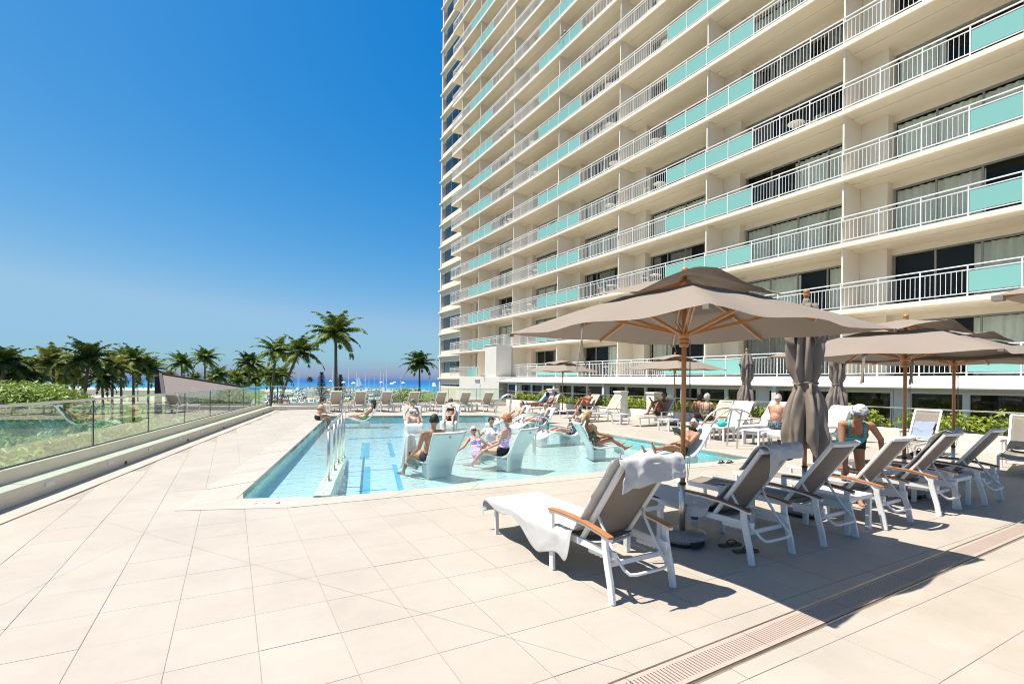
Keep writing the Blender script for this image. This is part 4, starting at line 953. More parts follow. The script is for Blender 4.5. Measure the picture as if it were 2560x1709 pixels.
def person(label, loc, rotz, pel, up, LA, RA, LL, RL, face=(0, 0), sk='fair', female=True, wear=(), hair=('brown', 'short'), h=1.68, vox=.013, twist=0, extras=(), belly=0.0, local=(0, 0)):
    s = h / 1.70; t = thing('person', label, 'person', loc, rotz)
    u = dr(*up).normalized(); rv0 = Vector((math.cos(R(twist)), math.sin(R(twist)), 0)); rv = (rv0 - u * rv0.dot(u)).normalized(); fw = u.cross(rv)
    P = Vector((pel[0] + local[0], pel[1] + local[1], pel[2])); Bm = Matrix((rv, fw, u)).transposed()
    C = P + u * (.50 * s); mb = MB(); seg = []
    hipw = .175 if female else .160; shw = .145 if female else .18
    def ell(c, r_, mx=Bm): mb.ball(c, tuple(k * s for k in r_), 14, 9, 0, mx)
    ell(P + u * .03 * s, (hipw, .118, .125)); ell(P + u * .19 * s + fw * .01 * s, (.135 if female else .150, .100 + belly, .155)); ell(P + u * .36 * s, (.150 if female else .175, .112, .165))
    capsule(mb, C - u * .045 * s - rv * shw * s, C - u * .045 * s + rv * shw * s, .055 * s, .055 * s)
    if female:
        for q in (-1, 1): ell(P + u * .335 * s + rv * q * .075 * s + fw * .085 * s, (.066, .062, .066))
    hf = dr(*face); nd = (u * .6 + Vector((0, 0, 1)) * .35 + hf * .12).normalized(); Hc = C + nd * .195 * s
    hu = (nd * .5 + Vector((0, 0, 1)) * .5); hu = (hu - hf * hu.dot(hf)).normalized(); hr_ = hf.cross(hu); Hm = Matrix((hr_, hf, hu)).transposed()
    capsule(mb, C - u * .05 * s, Hc - hu * .05 * s, .056 * s, .050 * s)
    ell(Hc, (.079, .099, .114), Hm); ell(Hc - hu * .055 * s + hf * .028 * s, (.052, .058, .058), Hm); ell(Hc - hu * .012 * s + hf * .096 * s, (.013, .020, .022), Hm)
    ell(Hc + hf * .07 * s + hu * .028 * s, (.055, .025, .012), Hm)
    for q in (-1, 1): ell(Hc + hr_ * q * .076 * s - hu * .01 * s - hf * .005 * s, (.010, .022, .032), Hm)
    seg.append(('torso', P - u * .06 * s, C - u * .02 * s, .135 * s)); seg.append(('head', C + nd * .08 * s, Hc + hu * .05 * s, .09 * s))
    J = {'head': Hc, 'neck': C}
    for nm, q, A_ in (('arm_l', -1, LA), ('arm_r', 1, RA)):
        S = C - u * .05 * s + rv * q * (shw + .02) * s; e1 = dr(*A_[0]); e2 = dr(*A_[1]); E = S + e1 * .285 * s; W = E + e2 * .25 * s
        g_ = 1.0 if female else 1.14
        capsule(mb, S, E, .050 * g_ * s, .039 * g_ * s); capsule(mb, E, W, .040 * g_ * s, .026 * s); seg.append((nm, S, E, .045 * s)); seg.append((nm + '_fore', E, W, .035 * s))
        lat = e2.cross(Vector((0, 0, 1))); lat = lat.normalized() if lat.length > .1 else rv; pn = lat.cross(e2)
        if pn.z > 0: pn = -pn
        hd = e2
        for k in (-1.5, -.5, .5, 1.5): capsule(mb, W + lat * k * .013 * s, W + hd * .085 * s + lat * k * .019 * s, .0145 * s, .0125 * s, 6)
        for k, ln in ((-1.5, .062), (-.5, .074), (.5, .078), (1.5, .068)):
            f0 = W + hd * .088 * s + lat * k * .020 * s; f1 = f0 + (hd * .9 + pn * .3).normalized() * ln * .55 * s; f2 = f1 + (hd * .6 + pn * .75).normalized() * ln * .5 * s
            capsule(mb, f0, f1, .0095 * s, .009 * s, 6); capsule(mb, f1, f2, .009 * s, .0078 * s, 6)
        tq = -q; th0 = W + hd * .03 * s + lat * tq * .022 * s; th1 = th0 + (hd * .6 + lat * tq * .7 + pn * .2).normalized() * .045 * s; capsule(mb, th0, th1, .012 * s, .0105 * s, 6); capsule(mb, th1, th1 + (hd * .9 + lat * tq * .2).normalized() * .03 * s, .0105 * s, .0085 * s, 6)
        J[nm] = W; J[nm + '_hand'] = W + hd * .09 * s; J[nm + '_dir'] = hd
        seg.append((nm + '_hand', W, W + hd * .15 * s, .025 * s))
    for nm, q, A_ in (('leg_l', -1, LL), ('leg_r', 1, RL)):
        Hh = P + rv * q * .090 * s - u * .015 * s; d1 = dr(*A_[0]); d2 = dr(*A_[1]); d3 = dr(*A_[2]); K = Hh + d1 * .41 * s; An = K + d2 * .40 * s
        capsule(mb, Hh, K, (.088 if female else .085) * s, .054 * s); capsule(mb, K, An, .053 * s, .035 * s)
        bk = (d1 - d2 * d1.dot(d2)); bk = -bk.normalized() if bk.length > .1 else -fw
        capsule(mb, K + d2 * .09 * s - bk * .0 , K + d2 * .19 * s + bk * -.012 * s, .050 * s, .044 * s)
        hl = An + d2 * .035 * s - d3 * .035 * s; to = An + d2 * .05 * s + d3 * .155 * s; capsule(mb, hl, to, .034 * s, .022 * s); l_ = d3.cross(d2).normalized()
        capsule(mb, An, An + d2 * .03 * s + d3 * .06 * s, .034 * s, .03 * s)
        for k in (-1, -.3, .3, 1): capsule(mb, An + d2 * .045 * s + d3 * .08 * s + l_ * k * .015 * s, to + l_ * k * .024 * s + d3 * .025 * s, .02 * s, .0125 * s, 6)
        seg.append((nm, Hh + d1 * .03 * s, K, .07 * s)); seg.append((nm + '_shin', K, An, .045 * s)); J[nm] = An; J[nm + '_knee'] = K
    me0 = mb.mesh('body', SK[sk]); tmp = link('tmp', me0)
    rm = tmp.modifiers.new('r', 'REMESH'); rm.mode = 'VOXEL'; rm.voxel_size = vox * s; sm = tmp.modifiers.new('s', 'SMOOTH'); sm.factor = .5; sm.iterations = 3 if vox > .011 else 5
    me = evaluate(tmp); bpy.data.objects.remove(tmp); bpy.data.meshes.remove(me0); me.name = 'body'
    me.materials.clear(); me.materials.append(SK[sk]); me.polygons.foreach_set('use_smooth', [True] * len(me.polygons))
    link('body', me, t)
    # classify vertices for clothing and hair
    nv = len(me.vertices); co = np.empty(nv * 3, np.float32); me.vertices.foreach_get('co', co); co = co.reshape(-1, 3)
    bd = np.full(nv, 9e9); bi = np.zeros(nv, int); bq = np.zeros(nv)
    for k_, (nm, a, b, r_) in enumerate(seg):
        a = np.array(a); ab = np.array(b) - a; q = (co - a) @ ab / (ab @ ab); qc = np.clip(q, 0, 1)
        d = np.linalg.norm(co - (a + qc[:, None] * ab), axis=1) - r_; lo_ = d < bd; bd[lo_] = d[lo_]; bi[lo_] = k_; bq[lo_] = q[lo_]
    rel = co - np.array(P); rh = co - np.array(Hc)
    cols_ = [(rel @ np.array(u)) / (.5 * s), (rel @ np.array(fw)) / s, (rel @ np.array(rv)) / s, bq, (rh @ np.array(hr_)) / s, (rh @ np.array(hf)) / s, (rh @ np.array(hu)) / s]
    info = list(zip([seg[i_][0] for i_ in bi], *[c_.tolist() for c_ in cols_]))
    def shell(name, test, off, m, thick=True):
        keep = [test(*i_) for i_ in info]; vm = {}; V = []; F = []
        for p in me.polygons:
            if all(keep[i_] for i_ in p.vertices):
                q = []
                for i_ in p.vertices:
                    if i_ not in vm: vm[i_] = len(V); V.append(me.vertices[i_].co + me.vertices[i_].normal * off)
                    q.append(vm[i_])
                F.append(q)
        if not F: return None
        k = MB(); k.v = [tuple(v_) for v_ in V]; k.f = [tuple(q) for q in F]; k.m = [0] * len(F); o = k.build(name, m, t, True)
        if thick: so = o.modifiers.new('s', 'SOLIDIFY'); so.thickness = off * 1.2; so.offset = -1
        return o
    TT = {
        'trunks': lambda n_, z, f_, r_, q, *h_: (n_ == 'torso' and z < .20) or (n_ in ('leg_l', 'leg_r') and q < .42),
        'short_trunks': lambda n_, z, f_, r_, q, *h_: (n_ == 'torso' and z < .17) or (n_ in ('leg_l', 'leg_r') and q < .22),
        'brief': lambda n_, z, f_, r_, q, *h_: (n_ == 'torso' and z < .12) or (n_ in ('leg_l', 'leg_r') and q < .03 + .10 * (f_ < 0)),
        'top': lambda n_, z, f_, r_, q, *h_: n_ == 'torso' and ((.56 < z < .76 and f_ > .02) or (.60 < z < .67)),
        'onepiece': lambda n_, z, f_, r_, q, *h_: (n_ == 'torso' and z < (.74 if f_ > .0 else .55)) or (n_ in ('leg_l', 'leg_r') and q < .06) or (n_ == 'torso' and z >= .5 and .07 < abs(r_) < .105),
        'tank': lambda n_, z, f_, r_, q, *h_: (n_ == 'torso' and .16 < z < (.74 if f_ > .0 else .60)) or (n_ == 'torso' and z >= .5 and .07 < abs(r_) < .105),
        'shirt': lambda n_, z, f_, r_, q, *h_: (n_ == 'torso' and z < 1.0) or (n_ in ('arm_l', 'arm_r') and q < .55)}
    for nm, m in wear: shell({'top': 'bikini_top', 'brief': 'swim_briefs', 'onepiece': 'swimsuit', 'tank': 'swim_top', 'short_trunks': 'swim_trunks', 'trunks': 'swim_trunks', 'shirt': 'shirt'}[nm], TT[nm], .008 if nm not in ('shirt', 'trunks') else .014, CL[m])
    hc, hs = hair; ish = lambda n_, z, f_, r_, q, x, y, zz: n_ == 'head' and ((zz > .048 - .0 * x and y < .085) or (y < .012 and zz > -.055) or (y < .045 and zz > .0 and abs(x) > .055))
    if hs == 'bald': ish = lambda n_, z, f_, r_, q, x, y, zz: n_ == 'head' and y < .02 and -.06 < zz < .035
    ho = shell('hair', ish, {'crop': .006, 'bald': .004}.get(hs, .015), HC[hc], False)
    if ho:
        dm_ = bpy.data.textures.new('hairtex', 'CLOUDS'); dm_.noise_scale = .022; d_m = ho.modifiers.new('d', 'DISPLACE'); d_m.texture = dm_; d_m.strength = {'crop': .008, 'bald': .006, 'curly': .045}.get(hs, .03); d_m.mid_level = .4
    if hs == 'bun': k = MB(); k.ball(Hc + hu * .115 * s - hf * .055 * s, (.055, .055, .05), 12, 8); k.build('hair_bun', HC[hc], t, True)
    if hs == 'long': k = MB(); k.ball(Hc - hf * .065 * s - hu * .10 * s, (.085, .045, .14), 12, 9, 0, Hm); k.build('hair_length', HC[hc], t, True)
    for q in (-1, 1):
        k = MB(); k.ball(Hc + hf * .084 * s + hr_ * q * .032 * s + hu * .012 * s, (.013, .010, .008), 8, 6, 0, Hm); k.build('eye', 'blackp', t, True)
    k = MB(); k.ball(Hc + hf * .087 * s - hu * .052 * s, (.024, .008, .006), 8, 5, 0, Hm); k.build('mouth', mat_lips, t, True)
    def headgear(kind, m):
        k = MB()
        if kind == 'cap':
            k.ball(Hc + hu * .035 * s, (.088, .106, .092), 16, 10, 0, Hm); o = k.build('cap_crown', CL[m], t, True); k = MB()
            k.grid(lambda a, b: Hc + hu * (.045 - .025 * b) * s + hf * (.07 + .11 * b * (1 - (2 * a - 1) ** 2 * .35)) * s + hr_ * (2 * a - 1) * .075 * s, 8, 4); o = k.build('cap_brim', CL[m], t, True); so = o.modifiers.new('s', 'SOLIDIFY'); so.thickness = .005
        if kind == 'swimcap': k.ball(Hc + hu * .022 * s - hf * .012 * s, (.082, .098, .100), 16, 10, 0, Hm); k.build('swim_cap', CL[m], t, True)
        if kind == 'hat':
            k.ball(Hc + hu * .05 * s, (.088, .105, .095), 16, 10, 0, Hm); k.build('hat_crown', CL[m], t, True); k = MB()
            k.grid(lambda a, b: Hc + hu * (.05 - .04 * b + .014 * math.sin(a * 12.6)) * s + (hf * math.cos(a * 2 * math.pi) + hr_ * math.sin(a * 2 * math.pi)) * lerp(.085, .17, b) * s, 24, 3); o = k.build('hat_brim', CL[m], t, True); so = o.modifiers.new('s', 'SOLIDIFY'); so.thickness = .004
        if kind == 'glasses':
            for q in (-1, 1): k.ball(Hc + hf * .097 * s + hr_ * q * .034 * s + hu * .014 * s, (.030, .008, .021), 10, 6, 0, Hm)
            k.bar(Hc + hf * .1 * s - hr_ * .03 * s + hu * .02 * s, Hc + hf * .1 * s + hr_ * .03 * s + hu * .02 * s, .006, .006)
            for q in (-1, 1): k.bar(Hc + hf * .092 * s + hr_ * q * .065 * s + hu * .02 * s, Hc - hf * .01 * s + hr_ * q * .082 * s + hu * .015 * s, .006, .006)
            k.build('sunglasses', 'blackp', t, True)
        if kind == 'goggles':
            k.tube([Hc + (hf * math.cos(a) * .105 + hr_ * math.sin(a) * .088) * s + hu * .06 * s for a in [i_ * math.pi / 10 for i_ in range(21)]], .0045 * s, 6); k.build('goggle_strap', goggle_m, t, True)
        if kind == 'watch':
            W = J['arm_l']; e = J['arm_l_dir']; k.tube([W - e * .03, W - e * .005], .034 * s, 12); k.build('wrist_watch', 'frame_white', t, True)
        if kind == 'scarf': k.tube([C + nd * .05 * s + (fw * math.cos(a) * .075 + rv * math.sin(a) * .075) * s for a in [i_ * math.pi / 8 for i_ in range(17)]], .032 * s, 8); k.build('neck_towel', CL[m], t, True)
    for e in extras: headgear(*e)
    return t, J
mat_lips = mat('lips', (.34, .12, .10), .5); goggle_m = mat('blue goggles', (.02, .09, .45), .4)
FT_UP = (25, 0); FT_FLAT = (0, 0)
def on_chair(label, c, rot, local=(0, 0), **k):
    a = dict(pel=(0, -.08, .455), up=(66, 180), LA=((-50, 10), (-10, -5)), RA=((-50, -10), (-10, 5)), LL=((8, 4), (-42, 3), (5, 0)), RL=((8, -4), (-48, -3), (0, 0))); a.update(k); return person(label, c, rot, local=local, **a)
def on_chaise(label, c, rot, **k):
    a = dict(pel=(0, -.24, .42), up=(50, 180), LA=((-35, 20), (-15, -5)), RA=((-35, -20), (-15, 5)), LL=((11, 4), (-13, 2), (55, 0)), RL=((13, -5), (-16, -3), (55, 0)), face=(10, 0)); a.update(k); return person(label, c, rot, **a)
def on_lounger(label, c, rot, **k):
    a = dict(pel=(0, 0, .465), local=(.31, .55), up=(57, 180), LA=((-45, 25), (-20, -10)), RA=((-45, -25), (-20, 10)), LL=((2, 5), (-4, 2), (60, 0)), RL=((0, -5), (-3, -3), (60, 0)), face=(10, 0), vox=.015); a.update(k); return person(label, c, rot, **a)

person('woman with a bun in a black bikini sitting on the left pool edge', (3.28, 20.35, 0), R(-78), (0, 0, .115), (74, 0), ((-62, -5), (-8, -12)), ((-62, 5), (-8, 12)), ((8, 6), (-78, 0), (-20, 0)), ((4, -5), (-84, 0), (-20, 0)), (-3, -12), 'fair', True, (('brief', 'black'), ('top', 'black')), ('brown', 'bun'), 1.68, .014, extras=(('glasses', ''),))
on_chaise('woman in a black sun hat and bright green bikini stretched out in the pool', (4.75, 20.2, FB), R(72), sk='fair', wear=(('brief', 'green'), ('top', 'green')), hair=('black', 'long'), vox=.014, extras=(('hat', 'black'), ('glasses', '')))
on_chair('woman in a green cap and white bikini facing the camera', (6.15, 17.6, FB), R(165), sk='fair', wear=(('brief', 'white'), ('top', 'white')), hair=('blond', 'long'), vox=.014, LL=((14, 10), (-55, 4), (0, 0)), RL=((18, -16), (-60, -6), (0, 0)), LA=((-55, 35), (-40, 20)), RA=((-45, -40), (-30, -5)), extras=(('cap', 'greencap'),))
on_chair('woman in a black bikini top reclining behind the arched grab rail', (7.75, 17.9, FB), R(150), sk='fair', wear=(('brief', 'black'), ('top', 'black')), hair=('brown', 'short'), vox=.014, LL=((12, 8), (-30, 4), (10, 0)), RL=((10, -8), (-35, -4), (10, 0)), extras=(('glasses', ''),))
on_chair('man with short dark hair seen from behind in a white pool chair', (3.72, 9.3, FB), R(8), pel=(-.13, -.04, .445), up=(75, 172), sk='tan', female=False, wear=(('short_trunks', 'navy'),), hair=('black', 'crop'), h=1.78, vox=.011, face=(-5, -35), LL=((2, 22), (-62, 10), (0, 10)), RL=((5, 4), (-55, 5), (0, 0)), LA=((-70, 30), (-40, 20)), RA=((-60, -5), (-10, 10)))
person('elderly woman with dark sunglasses chest-deep in the pool', (5.55, 11.05, FB), R(175), (0, 0, .11), (52, 180), ((-35, 50), (-20, 70)), ((-35, -50), (-20, -60)), ((8, 12), (-6, 5), (40, 0)), ((8, -12), (-6, -5), (40, 0)), (0, 0), 'red', True, (('onepiece', 'purple'),), ('white', 'crop'), 1.62, .012, extras=(('glasses', ''),))
person('woman in a dark swim cap and white shirt sitting in the water', (6.2, 11.6, FB), R(150), (0, 0, .20), (84, 180), ((-50, 10), (-10, 0)), ((-30, -30), (35, -10)), ((8, 12), (-10, 5), (40, 0)), ((8, -12), (-10, -5), (40, 0)), (0, 20), 'fair', True, (('shirt', 'white'),), ('black', 'crop'), 1.62, .012, extras=(('swimcap', 'black'),))
on_chair('woman with ginger hair in a purple patterned swimsuit seen from behind', (5.40, 9.3, FB), R(26), pel=(-.12, .04, .44), up=(80, 180), sk='fair', wear=(('tank', 'purple'), ('short_trunks', 'black')), hair=('ginger', 'curly'), h=1.66, vox=.011, face=(0, -5), twist=14, LL=((0, 30), (-48, 14), (0, 10)), RL=((2, 12), (-55, 10), (0, 5)), LA=((-68, 30), (-25, 25)), RA=((-60, 0), (-15, 20)))
on_chaise('man in red trunks reclining with his head back', (10.05, 17.2, FB), R(100), sk='fair', female=False, wear=(('short_trunks', 'red'),), hair=('brown', 'crop'), h=1.76, vox=.014, face=(25, 0))
on_chaise('woman in a pale bikini reclining beside the man in red trunks', (10.15, 15.6, FB), R(100), sk='fair', wear=(('brief', 'pale'), ('top', 'pale')), hair=('blond', 'short'), vox=.014)
on_chaise('woman in a black and white patterned swimsuit shading her face with an arm', (9.05, 12.3, FB), R(90), sk='fair', wear=(('onepiece', 'bw'),), hair=('brown', 'short'), vox=.012, RA=((25, 60), (60, 150)), LA=((-20, -30), (40, 150)))
on_chair('blond woman half hidden behind the side-on pool chair', (8.1, 9.55, FB), R(-112), sk='tan', wear=(('onepiece', 'leo'),), hair=('blond', 'long'), vox=.012, up=(72, 180), LL=((22, 6), (-38, 4), (30, 0)), RL=((10, -8), (-30, -4), (30, 0)), face=(-25, 10))
rd, JR = on_chaise('man in black trunks and a dark head scarf reading a book in the pool', (8.75, 7.75, FB), R(82), sk='tan', female=False, wear=(('short_trunks', 'black'),), hair=('grey', 'crop'), h=1.76, vox=.011, face=(-12, 0), LA=((-42, -8), (38, -10)), RA=((-40, 30), (-12, -20)), LL=((16, 6), (-6, 4), (70, 0)), RL=((8, -4), (-12, -2), (65, 0)), extras=(('swimcap', 'black'), ('scarf', 'black')))
on_lounger('sunbather in dark trunks lying flat on the far right deck', (14.3, 19.6, 0), R(95), sk='brown', female=False, wear=(('trunks', 'black'),), hair=('black', 'crop'), h=1.75, up=(40, 180))
on_lounger('second flat sunbather in a pale blue shirt by the small umbrella', (14.7, 20.9, 0), R(95), sk='brown', female=False, wear=(('shirt', 'blue'), ('trunks', 'black')), hair=('black', 'crop'), h=1.75, up=(35, 180))
on_lounger('dark-haired man sitting with drawn-up knees on a lounger across the pool', (14.9, 17.4, 0), R(92), sk='deep', female=False, wear=(('short_trunks', 'black'),), hair=('black', 'short'), h=1.75, up=(70, 180), LL=((50, 5), (-52, 3), (0, 0)), RL=((46, -5), (-50, -3), (0, 0)), face=(-20, 0), LA=((-20, 10), (20, -10)), RA=((-20, -10), (20, 10)))
on_lounger('dark sunbather with raised bent knees right behind the foreground pole', (14.9, 13.05, 0), R(92), sk='brown', female=False, wear=(('short_trunks', 'black'),), hair=('black', 'crop'), h=1.8, up=(62, 180), LL=((62, 5), (-55, 3), (0, 0)), RL=((55, -6), (-58, -3), (0, 0)), LA=((-10, 8), (35, -15)), RA=((-10, -8), (35, 15)))
on_lounger('woman with grey hair and a black strapless swimsuit seen from behind', (13.5, 10.55, 0), R(-62), local=(0, 0), pel=(0, 0, .475), up=(82, 20), sk='fair', wear=(('onepiece', 'leo'), ('short_trunks', 'black')), hair=('grey', 'short'), LL=((4, 15), (-75, 0), (0, 0)), RL=((4, -8), (-75, 0), (0, 0)), LA=((-62, 20), (-25, 0)), RA=((-55, -30), (-20, 10)), vox=.013, face=(-10, -30))
on_lounger('broad bald man in dark floral trunks sitting with his back to the camera', (12.95, 7.95, 0), R(-95), local=(0, 0), pel=(0, 0, .49), up=(80, 0), sk='red', female=False, wear=(('trunks', 'floral'),), hair=('white', 'bald'), h=1.82, LL=((2, 18), (-78, 0), (0, 0)), RL=((2, -14), (-80, 0), (0, 0)), LA=((-60, 15), (-25, -15)), RA=((-60, -15), (-25, 15)), vox=.013, face=(-25, 15), belly=.05)
on_lounger('dark-haired person partly hidden behind the towel-draped lounger', (14.2, 11.4, 0), R(-50), local=(0, 0), pel=(0, 0, .475), up=(80, 0), sk='deep', wear=(('onepiece', 'black'),), hair=('black', 'long'), LL=((4, 10), (-75, 0), (0, 0)), RL=((4, -8), (-75, 0), (0, 0)))
wb, JB = person('white-haired woman in a turquoise striped swimsuit bending over behind the loungers', (7.33, 3.42, 0), R(124), (0, -.08, .845), (33, 0), ((-42, 140), (-82, 20)), ((-76, -6), (-62, 10)), ((-80, 8), (-93, 0), (0, 5)), ((-74, -6), (-98, 0), (0, -5)), (-40, 12), 'tan', True, (('onepiece', 'teal'), ('short_trunks', 'black')), ('white', 'short'), 1.64, .0095, extras=(('goggles', ''), ('watch', '')))
person('man in a white cap leaning on a high balcony railing', (22.75, 30.75, Z0 + FH * 9), R(75), (0, 0, .90), (72, 0), ((-35, 10), (-20, 0)), ((-35, -10), (-20, 0)), ((-88, 5), (-90, 0), (0, 0)), ((-88, -5), (-90, 0), (0, 0)), (-20, 0), 'tan', False, (('shirt', 'greencap'), ('trunks', 'black')), ('black', 'crop'), 1.75, .015, extras=(('cap', 'white'),))
# the book the man is reading
hand = Matrix.Rotation(R(82), 4, 'Z') @ Vector((*JR['arm_l_hand'], 1)).to_4d()
bk = thing('book', 'open paperback with a dark green cover held up by the reading man', 'book', (8.75 + hand.x, 7.75 + hand.y, FB + hand.z), R(82))
M['bookc'] = mat('book cover', (.02, .07, .05), .5, var=.6, vscale=12); M['paper'] = mat('paper', (.72, .69, .60), .9)
mx_ = Matrix.Rotation(R(-28), 3, 'X')
for s in (-1, 1):
    mb = MB(); mb.box((s * .062, .012, .06), (.125, .006, .19), 0, mx_ @ Matrix.Rotation(R(s * 14), 3, 'Z')); mb.build('cover', 'bookc', bk)
    mb = MB(); mb.box((s * .058, -.002, .06), (.115, .016, .18), 0, mx_ @ Matrix.Rotation(R(s * 14), 3, 'Z')); mb.build('pages', 'paper', bk)
# ------------------------------------------------------------------ towels
LP_FULL = [(2.03, .20), (2.0, .345), (1.5, .362), (1.0, .365), (.62, .368), (.49, .40), (.42, .47), (.22, .745), (.035, .995), (-.03, 1.045), (-.095, 1.03), (-.12, .95), (-.115, .885)]
LP_BACK = [(.17, .80), (.10, .90), (.035, .995), (-.03, 1.045), (-.095, 1.03), (-.12, .97), (-.115, .92)]
LP_SEAT = [(2.0, .25), (1.98, .345), (1.5, .36), (1.0, .365), (.62, .368), (.50, .40), (.43, .47), (.30, .64)]
def towel(label, loc, rot, path, x0=.03, x1=.59, lo=None, ro=None, seed=0, m='towel', tail=None, name='towel'):
    P = smooth_prof(path, 5); n = len(P) - 1; nu = 30
    def fn(u, v):
        f_ = v * n; i = min(int(f_), n - 1); q = f_ - i; y = lerp(P[i][0], P[i + 1][0], q); z = lerp(P[i][1], P[i + 1][1], q)
        dl = lo(v) if lo else 0; dr_ = ro(v) if ro else 0
        if u < .22: k = (.22 - u) / .22; x = x0 - .028 * min(1, k * 5) * (dl > 0) - .05 * k * dl; z -= k * dl; y += .06 * math.sin(k * 5 + v * 30) * dl
        elif u > .84: k = (u - .84) / .16; x = x1 + .028 * min(1, k * 5) * (dr_ > 0); z -= k * dr_
        else: x = lerp(x0, x1, (u - .22) / .62)
        if tail and v > .82: z -= tail(u) * (v - .82) / .18; 
        wr = .024 * nz(x * 5 + seed, y * 5, z * 5) + .016 * nz(x * 12, y * 12 + seed, z * 9) + .007 * nz(x * 28 + seed, y * 24, z * 24)
        return (x + wr * .6, y + wr, z + abs(wr) * .9 + .004)
    mb = MB(); mb.grid(fn, 44, 90); o = mb.build(name, m, None, True, loc, rot); so = o.modifiers.new('s', 'SOLIDIFY'); so.thickness = .006; so.offset = 1
    sb_ = o.modifiers.new('b', 'SUBSURF'); sb_.levels = 1; sb_.render_levels = 1
    return tag(o, label, 'towel', 'white pool towels')
bump_ = lambda c, w_, h: (lambda v: h * max(0, 1 - ((v - c) / w_) ** 2) ** .7 if abs(v - c) < w_ else 0)
towel('long white towel spread over the nearest lounger and hooked over its back', (2.45, 2.70, 0), R(-.5), LP_FULL, .01, .61, lambda v: bump_(.31, .13, .24)(v) + bump_(.12, .16, .07)(v) + .035 * math.sin(v * 55), lambda v: bump_(.2, .2, .06)(v), 1, tail=lambda u: .16 * max(0, .55 - u) + .02)
towel('white towel knotted over the back of the second front-row lounger', (4.05, 2.68, 0), 0, LP_BACK, .05, .57, None, None, 2, tail=lambda u: .14 * max(0, math.sin(u * 7)) )
towel('white towel lying on the seat of the second front-row lounger', (4.05, 2.68, 0), 0, LP_SEAT, .04, .58, lambda v: bump_(.6, .2, .10)(v), None, 8)
towel('white towel running up the fifth front-row lounger', (7.64, 2.58, 0), R(.5), LP_FULL[4:11], .03, .42, None, None, 3)
towel('white towel on the side lounger left of the black-suited woman', (14.1, 9.35, 0), R(92), LP_FULL, .0, .6, lambda v: .05, lambda v: .05, 4)
towel('white towels heaped on the lounger behind the bending woman', (13.9, 6.5, 0), R(70), LP_FULL, .0, .62, lambda v: .14 + .1 * math.sin(v * 14), lambda v: .12, 5)
towel('white towel covering the lounger just left of the furled umbrella', (14.9, 8.75, 0), R(80), LP_FULL, .0, .62, lambda v: .16, lambda v: .12, 6)
towel('blue-grey towel hanging on the taupe lounger at the right', (14.6, 4.85, 0), R(95), LP_FULL[4:8], .12, .50, None, None, 7, 'grey_towel')
towel('black cloth bundled on the seat of the sixth front-row lounger', (8.86, 2.50, 0), R(1), [(1.0, .37), (.85, .42), (.7, .41), (.58, .40), (.5, .42)], .06, .56, lambda v: .05, None, 9, 'black', name='cloth')
towel('black bag slumped on the lounger at the right edge', (14.2, 3.05, 0), R(100), [(.80, .37), (.72, .47), (.6, .46), (.5, .42), (.44, .5)], .08, .54, None, None, 10, 'black', name='bag')
towel('pale towel under the flat sunbathers on the far right deck', (14.3, 19.6, 0), R(95), LP_FULL, .0, .62, lambda v: .05, lambda v: .05, 11)
towel('white towel draped over the seat of the bald man', (14.0, 7.65, 0), R(88), LP_SEAT, .0, .62, lambda v: .08, lambda v: .05, 12)
# towel over the knees of the man in the pool chair
def drape(u, v):
    a = lerp(-2.6, 2.2, u); r_ = lerp(.09, .21, v ** .6) * (1 + (.06 + .16 * v) * math.sin(u * 34) + .08 * math.sin(u * 13 + v * 3)); return (-.36 + r_ * math.sin(a) * .8, .40 + r_ * math.cos(a) * .7, lerp(.84, .26, v ** .8) + (.05 * math.sin(u * 17) - .03) * v)
M['lit_towel'] = mat('lightened white towel', (.80, .79, .77), .95, trans=.5, bump=.4, bscale=200)  # whiter, more translucent towel copy, so its unlit side looks bright
mb = MB(); mb.grid(drape, 90, 24); o = mb.build('towel', 'lit_towel', None, True, (3.72, 9.3, FB), R(8)); so = o.modifiers.new('s', 'SOLIDIFY'); so.thickness = .01
tag(o, 'white towel hung over the raised knee of the man in the pool chair', 'towel', 'white pool towels')

# ------------------------------------------------------------------ small things on the deck
M['sandal'] = mat('brown rubber sandal', (.10, .065, .035), .8); M['straw'] = mat('straw', (.50, .40, .27), .9, bump=.5, bscale=120); M['blueL'] = mat('blue label', (.02, .12, .42), .5); M['clear'] = glass('clear bottle', (.90, .94, .95), 1.0, .0, 1.4); M['teal'] = mat('turquoise cloth', (.05, .48, .45), .85, var=.2, vscale=9)
def sandal(label, loc, rot, m='sandal', group='pairs of sandals'):
    t = thing('sandal', label, 'sandal', loc, rot, group)
    prof = [(-.125, .030), (-.11, .036), (-.05, .032), (.02, .038), (.08, .046), (.115, .036), (.13, .015)]; L = [(-w_, y) for y, w_ in prof]; Rr = [(w_, y) for y, w_ in prof][::-1]
    mb = MB(); mb.prism((Rr + L), .001, .018); bev(mb.build('sole', m, t), .004)
    mb = MB(); mb.tube(smooth_prof([(0, .085, .018), (-.012, .06, .045), (-.034, .02, .04), (-.036, -.01, .018)]), .006, 6); mb.tube(smooth_prof([(0, .085, .018), (.012, .06, .045), (.034, .02, .04), (.036, -.01, .018)]), .006, 6); mb.build('strap', m, t, True)
sandal('brown flip-flop beside the granite base, nearer the pole', (4.36, 3.12, 0), R(-100)); sandal('brown flip-flop beside the granite base, nearer the camera', (4.33, 2.93, 0), R(-110))
sandal('black sandal on the pool coping, left of its pair', (8.66, 6.42, .006), R(-70), 'blackp'); sandal('black sandal on the pool coping, right of its pair', (8.84, 6.36, .006), R(-75), 'blackp')
